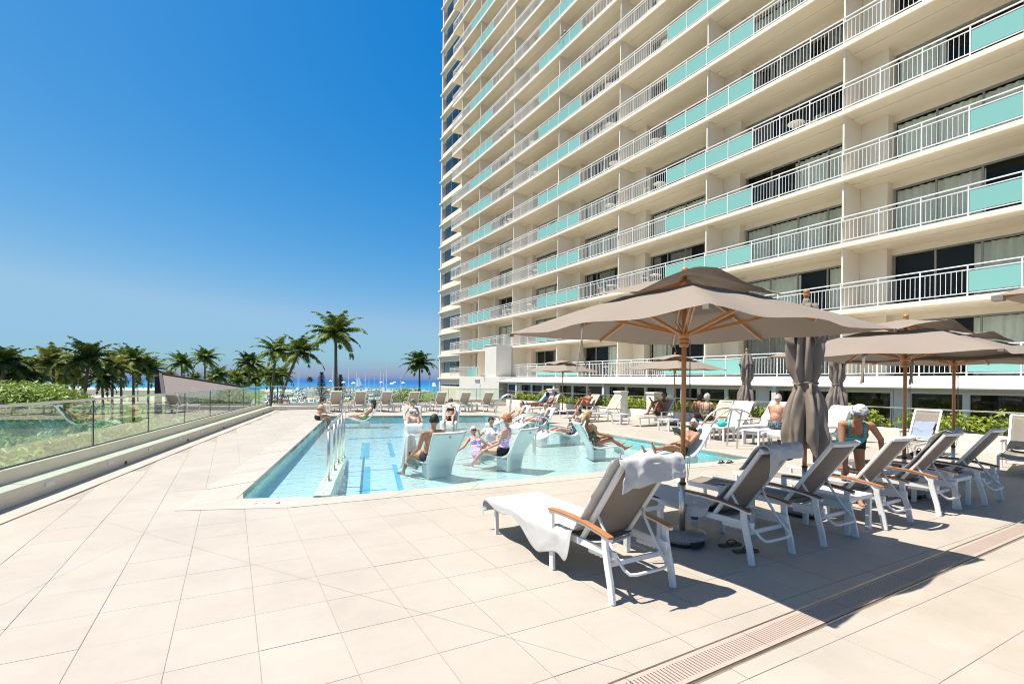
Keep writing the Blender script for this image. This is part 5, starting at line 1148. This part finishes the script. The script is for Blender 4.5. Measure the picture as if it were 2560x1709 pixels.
sandal('dark blue slipper under the towel-draped side lounger', (11.75, 9.45, 0), R(80), 'blueL'); sandal('second dark blue slipper under the towel-draped side lounger', (11.85, 9.3, 0), R(80), 'blueL')
t = thing('water_bottle', 'clear plastic water bottle with a blue label on the umbrella base', 'bottle', (4.13, 3.36, .118))
mb = MB(); mb.lathe([(.030, 0), (.033, .01), (.033, .06), (.030, .08), (.033, .10), (.033, .20), (.022, .235), (.013, .25), (.013, .27)], (0, 0, 0), 18); mb.build('bottle_body', 'clear', t, True)
mb = MB(); mb.lathe([(.0338, .115), (.0338, .185)], (0, 0, 0), 18); mb.build('label_band', 'blueL', t, True); mb = MB(); mb.lathe([(.015, .262), (.015, .282)], (0, 0, 0), 12); mb.build('cap', 'white', t)
t = thing('straw_hat', 'pale straw sun hat lying on the shaded perforated table', 'hat', (3.62, 3.62, .40))
mb = MB(); mb.lathe([(.19, .004), (.195, .012), (.12, .022), (.105, .05), (.10, .10), (.075, .13), (.02, .138)], (0, 0, 0), 26, 0, 1, .9); mb.build('hat_body', 'straw', t, True); mb = MB(); mb.lathe([(.109, .028), (.107, .05)], (0, 0, 0), 26, 0, 1.01, .91); mb.build('hat_band', 'sling', t, True)
def sack(name, label, loc, r, m, cat):
    t = thing(name, label, cat, loc); mb = MB()
    def fn(u, v):
        a = u * 2 * math.pi; k = math.sin(math.pi * min(1, v * .92 + .08)) ** .6; q = 1 + .18 * nz(math.cos(a) * 2, math.sin(a) * 2, v * 3); return (r[0] * k * q * math.cos(a), r[1] * k * q * math.sin(a), r[2] * v)
    mb.grid(fn, 24, 12); mb.build('bag_body', m, t, True); mb = MB(); mb.tube(smooth_prof([(-r[0] * .5, 0, r[2] * .85), (-r[0] * .3, 0, r[2] * 1.25), (r[0] * .3, 0, r[2] * 1.25), (r[0] * .5, 0, r[2] * .85)]), .008, 6); mb.build('handle', m, t, True)
sack('beach_bag', 'turquoise beach bag on the small table by the towel-draped lounger', (12.15, 9.0, .40), (.17, .13, .16), 'teal', 'bag')
sack('beach_bag', 'black bag on the deck under the grey-towel lounger', (13.4, 4.9, 0), (.2, .14, .16), 'black', 'bag')
# ------------------------------------------------------------------ balcony furniture
def make_bchair(label):
    t = thing('balcony_chair', label, 'chair'); mb = MB(); mb.grid(lambda u, v: (lerp(-.22, .22, u), lerp(-.22, .22, v), .42 - .02 * math.sin(u * 3.14)), 4, 4); o = mb.build('seat', 'straw', t); so = o.modifiers.new('s', 'SOLIDIFY'); so.thickness = .02
    mb = MB(); mb.grid(lambda u, v: (lerp(-.22, .22, u), -.22 - .10 * v, .44 + .46 * v), 4, 4); o = mb.build('backrest', 'straw', t); so = o.modifiers.new('s', 'SOLIDIFY'); so.thickness = .02
    for s in (-1, 1):
        mb = MB(); mb.tube([(s * .25, .24, 0), (s * .25, .22, .40), (s * .25, .20, .62), (s * .25, 0, .66), (s * .25, -.26, .64)], .018, 6); mb.build('arm', 'frame_white', t); mb = MB(); mb.tube([(s * .24, -.30, 0), (s * .24, -.24, .45), (s * .24, -.34, .92)], .018, 6); mb.build('leg', 'frame_white', t)
    return t
def make_btable(label):
    t = thing('balcony_table', label, 'table'); mb = MB(); mb.lathe([(.36, .685), (.37, .70), (.36, .715)], (0, 0, 0), 22); mb.build('table_top', 'frame_white', t)
    for k in range(4): a = k * math.pi / 2 + .78; mb = MB(); mb.tube(smooth_prof([(.28 * math.cos(a), .28 * math.sin(a), 0), (.09 * math.cos(a), .09 * math.sin(a), .3), (.10 * math.cos(a), .10 * math.sin(a), .5), (.26 * math.cos(a), .26 * math.sin(a), .69)]), .018, 6); mb.build('leg', 'frame_white', t)
    return t
bc = make_bchair('white framed balcony chair with a straw-coloured seat behind a tower railing'); bt = make_btable('round white balcony table behind a tower railing'); rr_ = random.Random(8); fc = ft = True
for n in range(0, 11):
    for k in range(2, 7):
        if (n == 0 and k == 6) or rr_.random() < .28: continue
        y0 = PY[k] + (3.4 if k % 2 else .9) + rr_.uniform(0, 1.5); z = Z0 + FH * n + .002
        where = '%s balcony row up, %s bay from the right' % (ORD[n], ORD[k - 1]); lab = 'round white balcony table, ' + where
        if ft: bt.location = (22.95, y0, z); bt['group'] = 'balcony tables on the tower'; bt['label'] = lab; ft = False
        else: clone(bt, lab, (22.95, y0, z), 0, 'balcony tables on the tower')
        for s in (-1, 1):
            if rr_.random() < .2: continue
            loc = (22.9 + rr_.uniform(0, .25), y0 + s * .75, z); rot = R(90 * s + 180 + rr_.uniform(-25, 25)) if s < 0 else R(180 + rr_.uniform(-25, 25))
            lab = 'balcony chair %s of its table, %s' % ('left' if s > 0 else 'right', where)
            if fc: bc.location = loc; bc.rotation_euler = (0, 0, rot); bc['group'] = 'balcony chairs on the tower'; bc['label'] = lab; fc = False
            else: clone(bc, lab, loc, rot, 'balcony chairs on the tower')
# ------------------------------------------------------------------ plants
def leaf_cloud(mb, c, r, n, size, rnd_, flat=0., mi=0, shell=.55):
    c = Vector(c)
    for _ in range(n):
        d = Vector((rnd_.gauss(0, 1), rnd_.gauss(0, 1), rnd_.gauss(0, 1))).normalized(); q = lerp(shell, 1, rnd_.random() ** .6)
        p = c + Vector((d.x * r[0], d.y * r[1], d.z * r[2])) * q
        nrm = (d + Vector((rnd_.uniform(-.8, .8), rnd_.uniform(-.8, .8), rnd_.uniform(-.2, 1.0)))).normalized()
        a = nrm.cross(Vector((rnd_.uniform(-1, 1), rnd_.uniform(-1, 1), rnd_.uniform(-1, 1)))).normalized(); b = nrm.cross(a); s_ = size * rnd_.uniform(.6, 1.3)
        mb.add([p - a * s_, p - b * s_ * .42 + nrm * s_ * .12, p + a * s_, p + b * s_ * .42 + nrm * s_ * .12], [(0, 1, 2, 3)], mi)
def crown_mesh(seed, m, n=24, L=3.0, leafw=.055, wind=.0):
    rr_ = random.Random(seed); mb = MB()
    for i in range(n):
        az = i * 2.399 + rr_.uniform(-.25, .25); q = i / (n - 1); p0 = R(lerp(80, -30, q ** .9) + rr_.uniform(-9, 9)); ln = L * rr_.uniform(.82, 1.1) * (1 - .22 * (q < .12)); k = 13
        pts = []; p = Vector((0, 0, 0)); pitch = p0
        for j in range(k + 1):
            pts.append(p.copy()); dv_ = Vector((math.cos(az) * math.cos(pitch), math.sin(az) * math.cos(pitch), math.sin(pitch))); dv_ += Vector((-wind, wind * .3, 0)) * (j / k); p = p + dv_ * (ln / k); pitch -= R(lerp(2.0, 9.0, j / k) * rr_.uniform(.8, 1.2))
        mb.tube(pts, [lerp(.035, .008, j / k) for j in range(k + 1)], 3, 1, False)
        for j in range(1, k * 4):
            t = j / (k * 4); i0 = min(int(t * k), k - 1); f_ = t * k - i0; c = pts[i0].lerp(pts[i0 + 1], f_); d = (pts[i0 + 1] - pts[i0]).normalized()
            sd_ = d.cross(Vector((0, 0, 1))).normalized(); up_ = sd_.cross(d); ll = .70 * L / 3 * (math.sin(min(1, t * 1.15 + .12) * math.pi) ** .55 if t < .8 else (1 - t) * 2.2 + .12) * rr_.uniform(.8, 1.15)
            for s in (-1, 1):
                e = (sd_ * s * .75 + d * .55 + up_ * .12 - Vector((0, 0, rr_.uniform(.10, .55)))).normalized(); tip = c + e * ll - Vector((0, 0, ll * .18)); md = c + e * ll * .5
                mb.add([c - d * leafw * .5, c + d * leafw * .5, md + d * leafw * .55, tip, md - d * leafw * .55], [(0, 1, 2, 3, 4)], 0)
    for k in range(7): a = k * .9; mb.ball((.16 * math.cos(a), .16 * math.sin(a), -.22), .13, 8, 6, 1)
    return mb.mesh('crown', [m, 'bark'], False)
CR = {}
for key, m in (('a', 'frond'), ('b', 'frond_dark'), ('c', 'frond_yellow'), ('d', 'frond')):
    CR[key] = [crown_mesh(ord(key) * 7 + i, m, n=(28 if key != 'd' else 22), leafw=.085 if key != 'd' else .08, wind=.12 * i) for i in range(2)]
def palm(label, px, py, d, r_px, base_px=None, kind='a', group='palms beyond the terrace', var=0, bend=0.0, gz=GZ):
    """crown seen at px, py (photograph pixels), d metres away; the trunk stands on the ground below"""
    a = (px - 1280) / 1240 * d; z = EYE - (py - (952 + .011 * (px - 1280))) / 1240 * d; c = cv(a, d, z)
    bx = px if base_px is None else base_px; b = cv((bx - 1280) / 1240 * d, d, gz)
    t = thing('palm_tree', label, 'palm tree', (b.x, b.y, gz), 0, group); top = c - Vector((b.x, b.y, gz)); n = 12; pts = []
    for i in range(n + 1):
        q = i / n; sw = q ** (1.6 + bend); pts.append((top.x * sw, top.y * sw, top.z * q))
    h = top.z; s = r_px * d / 1240 / 2.9
    mb = MB(); mb.tube(pts, [lerp(.19, .105, q / n) * (1.35 if q == 0 else 1) * max(.8, min(s, 1.15)) for q in range(n + 1)], 9); mb.build('trunk', 'bark', t, True)
    o = link('crown', CR[kind][var], t, top); o.scale = (s, s, s); o.rotation_euler = (0, 0, (px * 1.7) % 6.28)
    return t
palm('tallest palm with a straight trunk standing before the marina', 838, 832, 47, 88, 842, 'd', var=0)
palm('curved-trunk palm leaning away just left of the tallest palm', 749, 878, 58, 72, 690, 'd', var=1, bend=.5)
palm('slender palm second left of the tallest palm', 691, 876, 64, 62, 676, 'd', var=1, bend=.4)
palm('palm standing alone just left of the tower, above the leafy bush', 1048, 906, 78, 52, 1050, 'b', var=0)
palm('medium palm left of the slender palm pair', 623, 906, 84, 48, 622, 'b', var=1)
palm('right one of the two palms above the brown pavilion roof', 512, 894, 88, 44, 512, 'a', var=0)
palm('left one of the two palms above the brown pavilion roof', 454, 906, 88, 44, 454, 'a', var=1)
palm('palm cut off by the left edge of the picture', 8, 905, 36, 78, 0, 'b')
palm('dark palm low at the far left above the hedge', 52, 938, 38, 80, 52, 'b', var=1)
palm('yellow-green palm above the right end of the round hedge', 132, 905, 42, 72, 140, 'c', var=1)
palm('largest dark palm of the left cluster, with a leaning trunk', 222, 895, 40, 82, 200, 'b', var=0)
palm('low yellow-green palm inside the left cluster', 282, 922, 46, 62, 280, 'c', var=0)
palm('palm with feathery crown near the right side of the left cluster', 332, 900, 50, 62, 336, 'a', var=1)
palm('palm touching the brown pavilion roof ridge', 372, 922, 52, 56, 370, 'a', var=0)
palm('dense dark palm behind the left end of the round hedge', 95, 925, 47, 66, 98, 'b', var=0)
palm('bright palm between the largest left palm and the feathery one', 302, 908, 54, 58, 305, 'c', var=1)
palm('dark palm filling the gap right of the yellow-green palm', 185, 912, 52, 62, 186, 'a', var=1)
palm('yellowish palm crown behind the hedge', 168, 935, 50, 60, 170, 'c')
palm('drooping dark palm under the largest left palm', 255, 945, 44, 58, 262, 'b', var=1)
for i, (px, py, r_) in enumerate([(548, 938, 40), (585, 944, 34), (612, 938, 36), (648, 934, 42), (676, 940, 44), (706, 936, 40), (640, 950, 32), (530, 948, 30), (598, 955, 28), (694, 950, 34), (488, 945, 28), (425, 940, 28)]):
    rk = sorted([548, 585, 612, 648, 676, 706, 640, 530, 598, 694, 488, 425]).index(px)
    palm('low bushy palm between pavilion and marina, %s of twelve from the left' % ORD[rk], px, py, 118 + 6 * (i % 4), r_, px, 'c' if i % 2 else 'a', 'low bushy palms', i % 2)
palm('tiny far palm in front of the blue sea', 775, 948, 240, 12, 775, 'b', 'palms beyond the terrace')
for i, (px, py) in enumerate([(150, 955), (205, 958), (305, 958), (345, 956), (395, 950), (95, 950), (270, 962)]):
    palm('small distant lawn palm behind the left cluster, %s of seven from the left' % ORD[sorted([150, 205, 305, 345, 395, 95, 270]).index(px)], px, py, 165, 20, px, 'a' if i % 2 else 'b', 'distant lawn palms', i % 2)
# Norfolk pines by the marina
def pine(label, px, ytop, d, h):
    b = cv((px - 1280) / 1240 * d, d, GZ); t = thing('pine_tree', label, 'pine tree', b); rr_ = random.Random(px)
    mb = MB(); mb.tube([(0, 0, 0), (0, 0, h)], [.3, .05], 7); mb.build('trunk', 'bark', t); mb = MB()
    for k in range(13):
        z = h * (.18 + .8 * k / 12); r_ = lerp(2.7, .45, k / 12) * rr_.uniform(.85, 1.1)
        for j in range(9):
            a = j * .698 + k; 
            for q in range(7):
                f_ = (q + 1) / 7; c = Vector((math.cos(a) * r_ * f_, math.sin(a) * r_ * f_, z + .25 * f_)); leaf_cloud(mb, c, (.28, .28, .2), 3, .28, rr_)
    mb.build('crown', 'leaf_dark', t)
pine('narrow tiered pine left of the tallest palm trunk', 804, 930, 190, 10.5)
pine('dark tiered pine just right of the tallest palm trunk', 851, 940, 185, 9.6)
# bushes
def bush(name, label, c, r, n, size, m, seed, cat='bush', lobes=9, group=None):
    t = thing(name, label, cat, (c[0], c[1], c[2]), 0, group); rr_ = random.Random(seed); mb = MB()
    for k in range(lobes):
        d = Vector((rr_.uniform(-1, 1), rr_.uniform(-1, 1), rr_.uniform(-.25, .8))); leaf_cloud(mb, (d.x * r[0] * .55, d.y * r[1] * .55, r[2] * .9 + d.z * r[2] * .5), (r[0] * .55, r[1] * .55, r[2] * .5), n // lobes, size, rr_)
    mb.build('foliage', m, t); mb = MB()
    for k in range(4): a = k * 1.6 + seed; mb.tube([(0, 0, 0), (math.cos(a) * r[0] * .4, math.sin(a) * r[1] * .4, r[2] * .9)], [.05, .02], 5)
    mb.build('stem', 'bark', t); return t
hc = cv(-18.6, 17.5); hz_ = -1.5
M['hedge_core'] = M['leaf_dark']
bush('round_hedge', 'big rounded bright green hedge beyond the left glass fence', (hc.x, hc.y, hz_), (3.2, 3.2, 1.75), 36000, .095, 'leaf', 5, 'hedge', 36)
b_ = cv((1048 - 1280) / 1240 * 74, 74); bush('leafy_bush', 'leafy yellow-green bush below the palm beside the tower', (b_.x, b_.y, GZ), (3.6, 3.6, 4.1), 4200, .26, 'leaf', 8, 'bush', 16)
b_ = cv((1010 - 1280) / 1240 * 70, 70); bush('leafy_bush', 'darker low bush left of the leafy bush by the tower', (b_.x, b_.y, GZ), (3.0, 3.0, 3.0), 2400, .26, 'leaf_dark', 9, 'bush', 12)
rr_ = random.Random(4); ns_ = 0
protos = []
for i in range(27):
    y = 1.2 + i * 1.0; lab = 'yellow-green planter shrub, %s along the right fence counted from the camera end' % ORD[ns_]
    x = 16.75 + rr_.uniform(-.15, .2)
    if i < 4:
        p = bush('planter_shrub', lab, (x, y, .0), (.55, .58, .46 + .05 * i), 460, .085, 'leaf_yellow', 40 + i, 'shrub', 10, 'shrubs in the planter'); protos.append(p); ns_ += 1
    else:
        if rr_.random() < .06: continue
        s = rr_.uniform(.85, 1.15); c = clone(protos[i % 4], lab, (x, y, .0), rr_.uniform(0, 6), 'shrubs in the planter'); c.scale = (s, s, s); ns_ += 1
# low planting outside the left fence, and under the palms
mb = MB(); rr_ = random.Random(21)
for k in range(420):
    y = rr_.uniform(2, 27); o = .9 + 11 * rr_.random() ** 1.3; leaf_cloud(mb, (wall_x(y) - o, y, -.30 - .035 * o + rr_.uniform(-.15, .3)), (.65, .65, .35), 40, .11, rr_, mi=k % 2)
tag(mb.build('ground_cover', ['leaf', 'frond_yellow']), 'low mixed ground cover outside the left glass fence', 'plants', kind='stuff')
M['garden_grass'] = mat('rough garden grass', (.20, .24, .07), .95, var=.5, vscale=2.0, bump=.6, bscale=8)
sheet('garden_bed', [(wall_x(-6) - .7, -6), (wall_x(27.6) - .7, 27.6), (wall_x(27.6) - 12, 34), (wall_x(-6) - 16, -6)][::-1], -.72, 'garden_grass')

# ------------------------------------------------------------------ pavilion roof beyond the left fence
M['roof'] = mat('taupe standing roof', (.155, .122, .105), .7, var=.08, vscale=.8, bump=.1, bscale=20); M['roof_edge'] = mat('dark brown fascia', (.055, .035, .03), .6)
pv = thing('pavilion', 'brown pavilion with a sloping taupe roof beyond the left fence', 'building', cv(-26, 42, 0))
o_ = cv(-26, 42, 0)
def L3(a, d, z): p = cv(a, d, z) - o_; return (p.x, p.y, z)
A0, B0, C0, D0 = L3(-31.2, 44, 1.85), L3(-22.6, 44, .55), L3(-19.5, 37, -.25), L3(-26.0, 37, .30)
mb = MB(); mb.add([A0, B0, C0, D0] + [(p[0], p[1], p[2] - .16) for p in (A0, B0, C0, D0)], [(3, 2, 1, 0), (4, 5, 6, 7), (0, 1, 5, 4), (1, 2, 6, 5), (2, 3, 7, 6), (3, 0, 4, 7)]); rf = mb.build('roof', 'roof', pv)
mb = MB(); mb.bar(A0, B0, .22, .26); mb.bar(A0, D0, .22, .26); mb.build('fascia', 'roof_edge', rf)
mb = MB(); mb.bar(L3(-31.0, 43.5, GZ), L3(-31.0, 43.5, 1.7), .5, .5, (0, 1, 0)); mb.build('corner_post', 'roof_edge', pv)
mb = MB(); q = [L3(-30.6, 43.8, 1.5), L3(-23, 43.8, .4), L3(-20, 37.6, -.4), L3(-26, 37.6, .1)]; mb.add([(p[0], p[1], GZ) for p in q] + q, [(0, 1, 5, 4), (1, 2, 6, 5), (2, 3, 7, 6), (3, 0, 4, 7)]); mb.build('wall', 'roof', pv)

# ------------------------------------------------------------------ car park
M['carglass'] = mat('car window', (.02, .025, .03), .1); M['tyre'] = mat('tyre', (.02, .02, .02), .9); M['tail'] = mat('tail lamp', (.4, .02, .02), .4); M['headl'] = mat('headlamp', (.7, .7, .68), .2)
def make_car(label, colr, suv=False):
    t = thing('parked_car', label, 'car'); m = mat('car paint', colr, .28, coat=.6); h = .12 if suv else 0
    prof = [(-2.2, .35), (-2.25, .75 + h), (-1.9, .92 + h), (-1.5, .96 + h), (-1.05, 1.42 + h * 1.6), (.55, 1.44 + h * 1.6), (1.15, .98 + h), (2.05, .82 + h), (2.2, .6), (2.15, .35)]
    if suv: prof[3] = (-2.0, 1.0 + h); prof[4] = (-1.85, 1.45 + h * 1.6)
    v = []; 
    for s in (-1, 1):
        for y, z in prof: v.append((s * (.86 if z < 1.1 + h else .68), y, z))
    n = len(prof); mb = MB(); mb.add(v, [tuple(range(n))[::-1], tuple(range(n, 2 * n))] + [(i, (i + 1) % n, n + (i + 1) % n, n + i) for i in range(n)]); bev(mb.build('body', m, t), .06, 2)
    mb = MB()
    for s in (-1, 1):
        mb.add([(s * .80, -1.2, 1.02 + h), (s * .80, .95, 1.02 + h), (s * .70, .45, 1.36 + h * 1.6), (s * .70, -.95, 1.36 + h * 1.6)], [(0, 1, 2, 3) if s > 0 else (3, 2, 1, 0)])
    mb.add([(-.66, 1.19, 1.0 + h), (.66, 1.19, 1.0 + h), (.58, .66, 1.38 + h * 1.6), (-.58, .66, 1.38 + h * 1.6)], [(0, 1, 2, 3)]); mb.add([(-.62, -1.55, 1.0 + h), (.62, -1.55, 1.0 + h), (.56, -1.13, 1.37 + h * 1.6), (-.56, -1.13, 1.37 + h * 1.6)], [(3, 2, 1, 0)]); mb.build('window', 'carglass', t)
    for s in (-1, 1):
        for y in (-1.35, 1.4):
            mb = MB(); mb.tube([(s * .72, y, .33), (s * .92, y, .33)], .33, 12); mb.build('wheel', 'tyre', t)
    return t
CG = 'cars in the car park beyond the far fence'
cars = [make_car('white parked car in the lot beyond the far glass fence', (.75, .75, .74)), make_car('silver parked car in the lot beyond the far glass fence', (.42, .43, .44)), make_car('black parked car in the lot beyond the far glass fence', (.02, .02, .022), True), make_car('dark blue parked car in the lot beyond the far glass fence', (.03, .06, .14)), make_car('red parked car in the lot beyond the far glass fence', (.30, .03, .03)), make_car('pale grey off-roader in the lot beyond the far glass fence', (.6, .6, .58), True)]
rr_ = random.Random(33); used = set(); rown = ['nearest', 'second', 'third', 'fourth', 'fifth', 'sixth', 'seventh', 'eighth', 'farthest']; KIND = ['white parked car', 'silver parked car', 'tall black parked car', 'dark blue parked car', 'red parked car', 'pale grey off-roader']
for ri, (d, n, a0) in enumerate(((128, 9, -66), (136, 10, -68), (158, 12, -78), (166, 16, -84), (192, 20, -98), (200, 22, -100), (232, 24, -112), (240, 24, -116), (272, 26, -128))):
    nc = 0
    for k in range(n):
        if rr_.random() < .22: continue
        a = a0 + k * 2.9 + rr_.uniform(-.2, .2); i = rr_.choices(range(6), [6, 4, 3, 2, 1, 3])[0]; c = cars[i]
        p = cv(a, d + rr_.uniform(-.4, .4), GZ); rot = R(-30.5 + (0 if rr_.random() < .5 else 180) + 8)
        lab = '%s, %s from the left in the %s car park row' % (KIND[i], ORD[nc], rown[ri]); nc += 1
        if i not in used: used.add(i); c.location = p; c.rotation_euler = (0, 0, rot); c['group'] = CG; c['label'] = lab
        else: clone(c, lab, p, rot, CG)
def truck(label, a, d, ln, hh):
    t = thing('box_truck', label, 'truck', cv(a, d, GZ), R(60)); mb = MB(); mb.boxa(-1.2, -ln / 2, .7, 1.2, ln / 2 - 1.6, hh); bev(mb.build('cargo_box', 'white', t), .05); mb = MB(); mb.boxa(-1.1, ln / 2 - 1.55, .5, 1.1, ln / 2, 2.3); bev(mb.build('cab', 'white', t), .12)
    mb = MB(); mb.boxa(-1.12, ln / 2 - .9, 1.4, 1.12, ln / 2 + .01, 2.05); mb.build('window', 'carglass', t)
    for s in (-1, 1):
        for y in (-ln / 3, ln / 2 - 1): mb = MB(); mb.tube([(s * .9, y, .45), (s * 1.2, y, .45)], .45, 12); mb.build('wheel', 'tyre', t)
truck('white box truck standing alone in the car park', -82, 205, 9, 3.2); truck('smaller white box truck right of the first one in the car park', -66, 235, 8, 3.0)
# street lamps with white saucer shades
M['lampw'] = mat('white lamp shade', (.8, .8, .78), .5)
lp = None
for i, (px, py, d) in enumerate([(827, 952, 150), (859, 955, 140), (884, 957, 125), (953, 955, 150), (980, 958, 130), (987, 955, 160), (1008, 956, 150), (1085, 958, 150), (1086, 963, 125)]):
    a = (px - 1280) / 1240 * d; z = EYE - (py - (952 + .011 * (px - 1280))) / 1240 * d
    t = thing('lamp_post', '%s from the left of the white saucer lamp posts over the car park' % ['first', 'second', 'third', 'fourth', 'fifth', 'sixth', 'seventh', 'eighth', 'ninth'][i], 'street lamp', cv(a, d, GZ), 0, 'lamp posts over the car park'); h = z - GZ
    mb = MB(); mb.tube([(0, 0, 0), (0, 0, h)], [.10, .06], 8); mb.build('pole', 'white', t); mb = MB(); mb.lathe([(.62, -.2), (.60, -.15), (.42, .06), (.2, .22), (.05, .26)], (0, 0, h), 18); mb.build('lamp_shade', 'lampw', t, True)
# ------------------------------------------------------------------ marina
M['hull'] = mat('white hull', (.78, .78, .77), .35); M['mast'] = mat('mast', (.72, .70, .66), .4); M['sail'] = mat('sail cloth', (.85, .85, .83), .8, trans=.2); M['hullblue'] = mat('blue canvas', (.03, .08, .22), .8)
def make_boat(label, ln, mast):
    t = thing('sailing_boat' if mast else 'motor_boat', label, 'boat'); mb = MB(); n = 10; v = []
    for j, (z, k) in enumerate(((-.3, .55), (.2, .85), (1.05, 1.0))):
        for i in range(n + 1):
            q = i / n; y = lerp(-ln / 2, ln / 2, q) + (z * .35 if q > .8 else 0); w_ = .15 * ln * k * (math.sin(min(1, (1 - q) * 1.5 + .02) * math.pi / 2)) ** .8
            v += [(-w_, y, z), (w_, y, z)]
    m_ = 2 * (n + 1); f = []
    for j in range(2):
        for i in range(n): a = j * m_ + 2 * i; f += [(a, a + m_, a + m_ + 2, a + 2), (a + 1, a + 3, a + m_ + 3, a + m_ + 1)]
    for i in range(n): a = 2 * m_ + 2 * i; f.append((a, a + 1, a + 3, a + 2))
    for j in range(2): f.append((j * m_, j * m_ + 1, (j + 1) * m_ + 1, (j + 1) * m_))
    mb.add(v, f); mb.build('hull', 'hull', t); mb = MB(); mb.boxa(-.1 * ln, -.15 * ln, 1.0, .1 * ln, .2 * ln, 1.55 if mast else 2.3); bev(mb.build('cabin', 'hull', t), .12)
    mb = MB(); mb.boxa(-.102 * ln, -.10 * ln, 1.25 if mast else 1.6, .102 * ln, .18 * ln, 1.42 if mast else 2.05); mb.build('window', 'carglass', t)
    if mast:
        mb = MB(); mb.tube([(0, .08 * ln, 1), (0, .08 * ln, mast)], [.20, .13], 6); mb.tube([(-.9, .08 * ln, mast * .62), (.9, .08 * ln, mast * .62)], .035, 4); mb.build('mast', 'mast', t); mb = MB(); mb.tube([(0, .08 * ln, 2.0), (0, -.36 * ln, 2.1)], .14, 6); mb.build('furled_sail', 'hullblue', t)
    return t
sb = make_boat('moored white sailing boat with a bare mast in the marina', 11, 15); mbt = make_boat('moored white motor boat in the marina', 9, 0)
MG = 'boats moored in the marina'; rr_ = random.Random(12); f1 = f2 = True
for i, (px, mh) in enumerate([(744, 12), (750, 11), (830, 15), (875, 16), (912, 12.5), (938, 12), (950, 13), (970, 18), (1002, 12), (1005, 11), (1073, 10), (925, 11), (890, 13), (860, 12), (958, 12)]):
    d = 330 + (i % 3) * 9; p = cv((px - 1280) / 1240 * d, d, GZ + .0); s = mh / 15; lab = 'moored sailing boat with a bare mast, %s mast from the left' % ORD[sorted([744, 750, 830, 875, 912, 938, 950, 970, 1002, 1005, 1073, 925, 890, 860, 958]).index(px)]
    o = sb if i == 0 else clone(sb, lab, p, 0); o['label'] = lab; o.location = p; o.rotation_euler = (0, 0, R(-30 + rr_.uniform(-8, 8) + 90 * (i % 2))); o.scale = (s, s, s); o['group'] = MG
for i in range(34):
    px = 745 + i * 9.6 + rr_.uniform(-3, 3); d = 300 + (i % 4) * 8; p = cv((px - 1280) / 1240 * d, d, GZ + .02)
    lab = 'moored white motor boat, %s from the left along the marina' % ORD[i]
    o = mbt if i == 0 else clone(mbt, lab, p, 0); o['label'] = lab; o.location = p; o.rotation_euler = (0, 0, R(-30 + rr_.uniform(-12, 12))); o['group'] = MG; s = rr_.uniform(.8, 1.2); o.scale = (s, s, s)
t = make_boat('small sailing boat under full white sail on the open sea', 9, 13); p = cv((897 - 1280) / 1240 * 520, 520, GZ - .2); t.location = p; t.rotation_euler = (0, 0, R(40))
mb = MB(); mb.add([(0, .6, 12.6), (0, -3.8, 2.4), (0, .6, 2.2)], [(0, 1, 2)]); mb.add([(0.02, .9, 11.5), (.25, 3.9, 1.6), (.02, 1.0, 1.9)], [(0, 1, 2)]); o = mb.build('raised_sail', 'sail', t); so = o.modifiers.new('s', 'SOLIDIFY'); so.thickness = .03
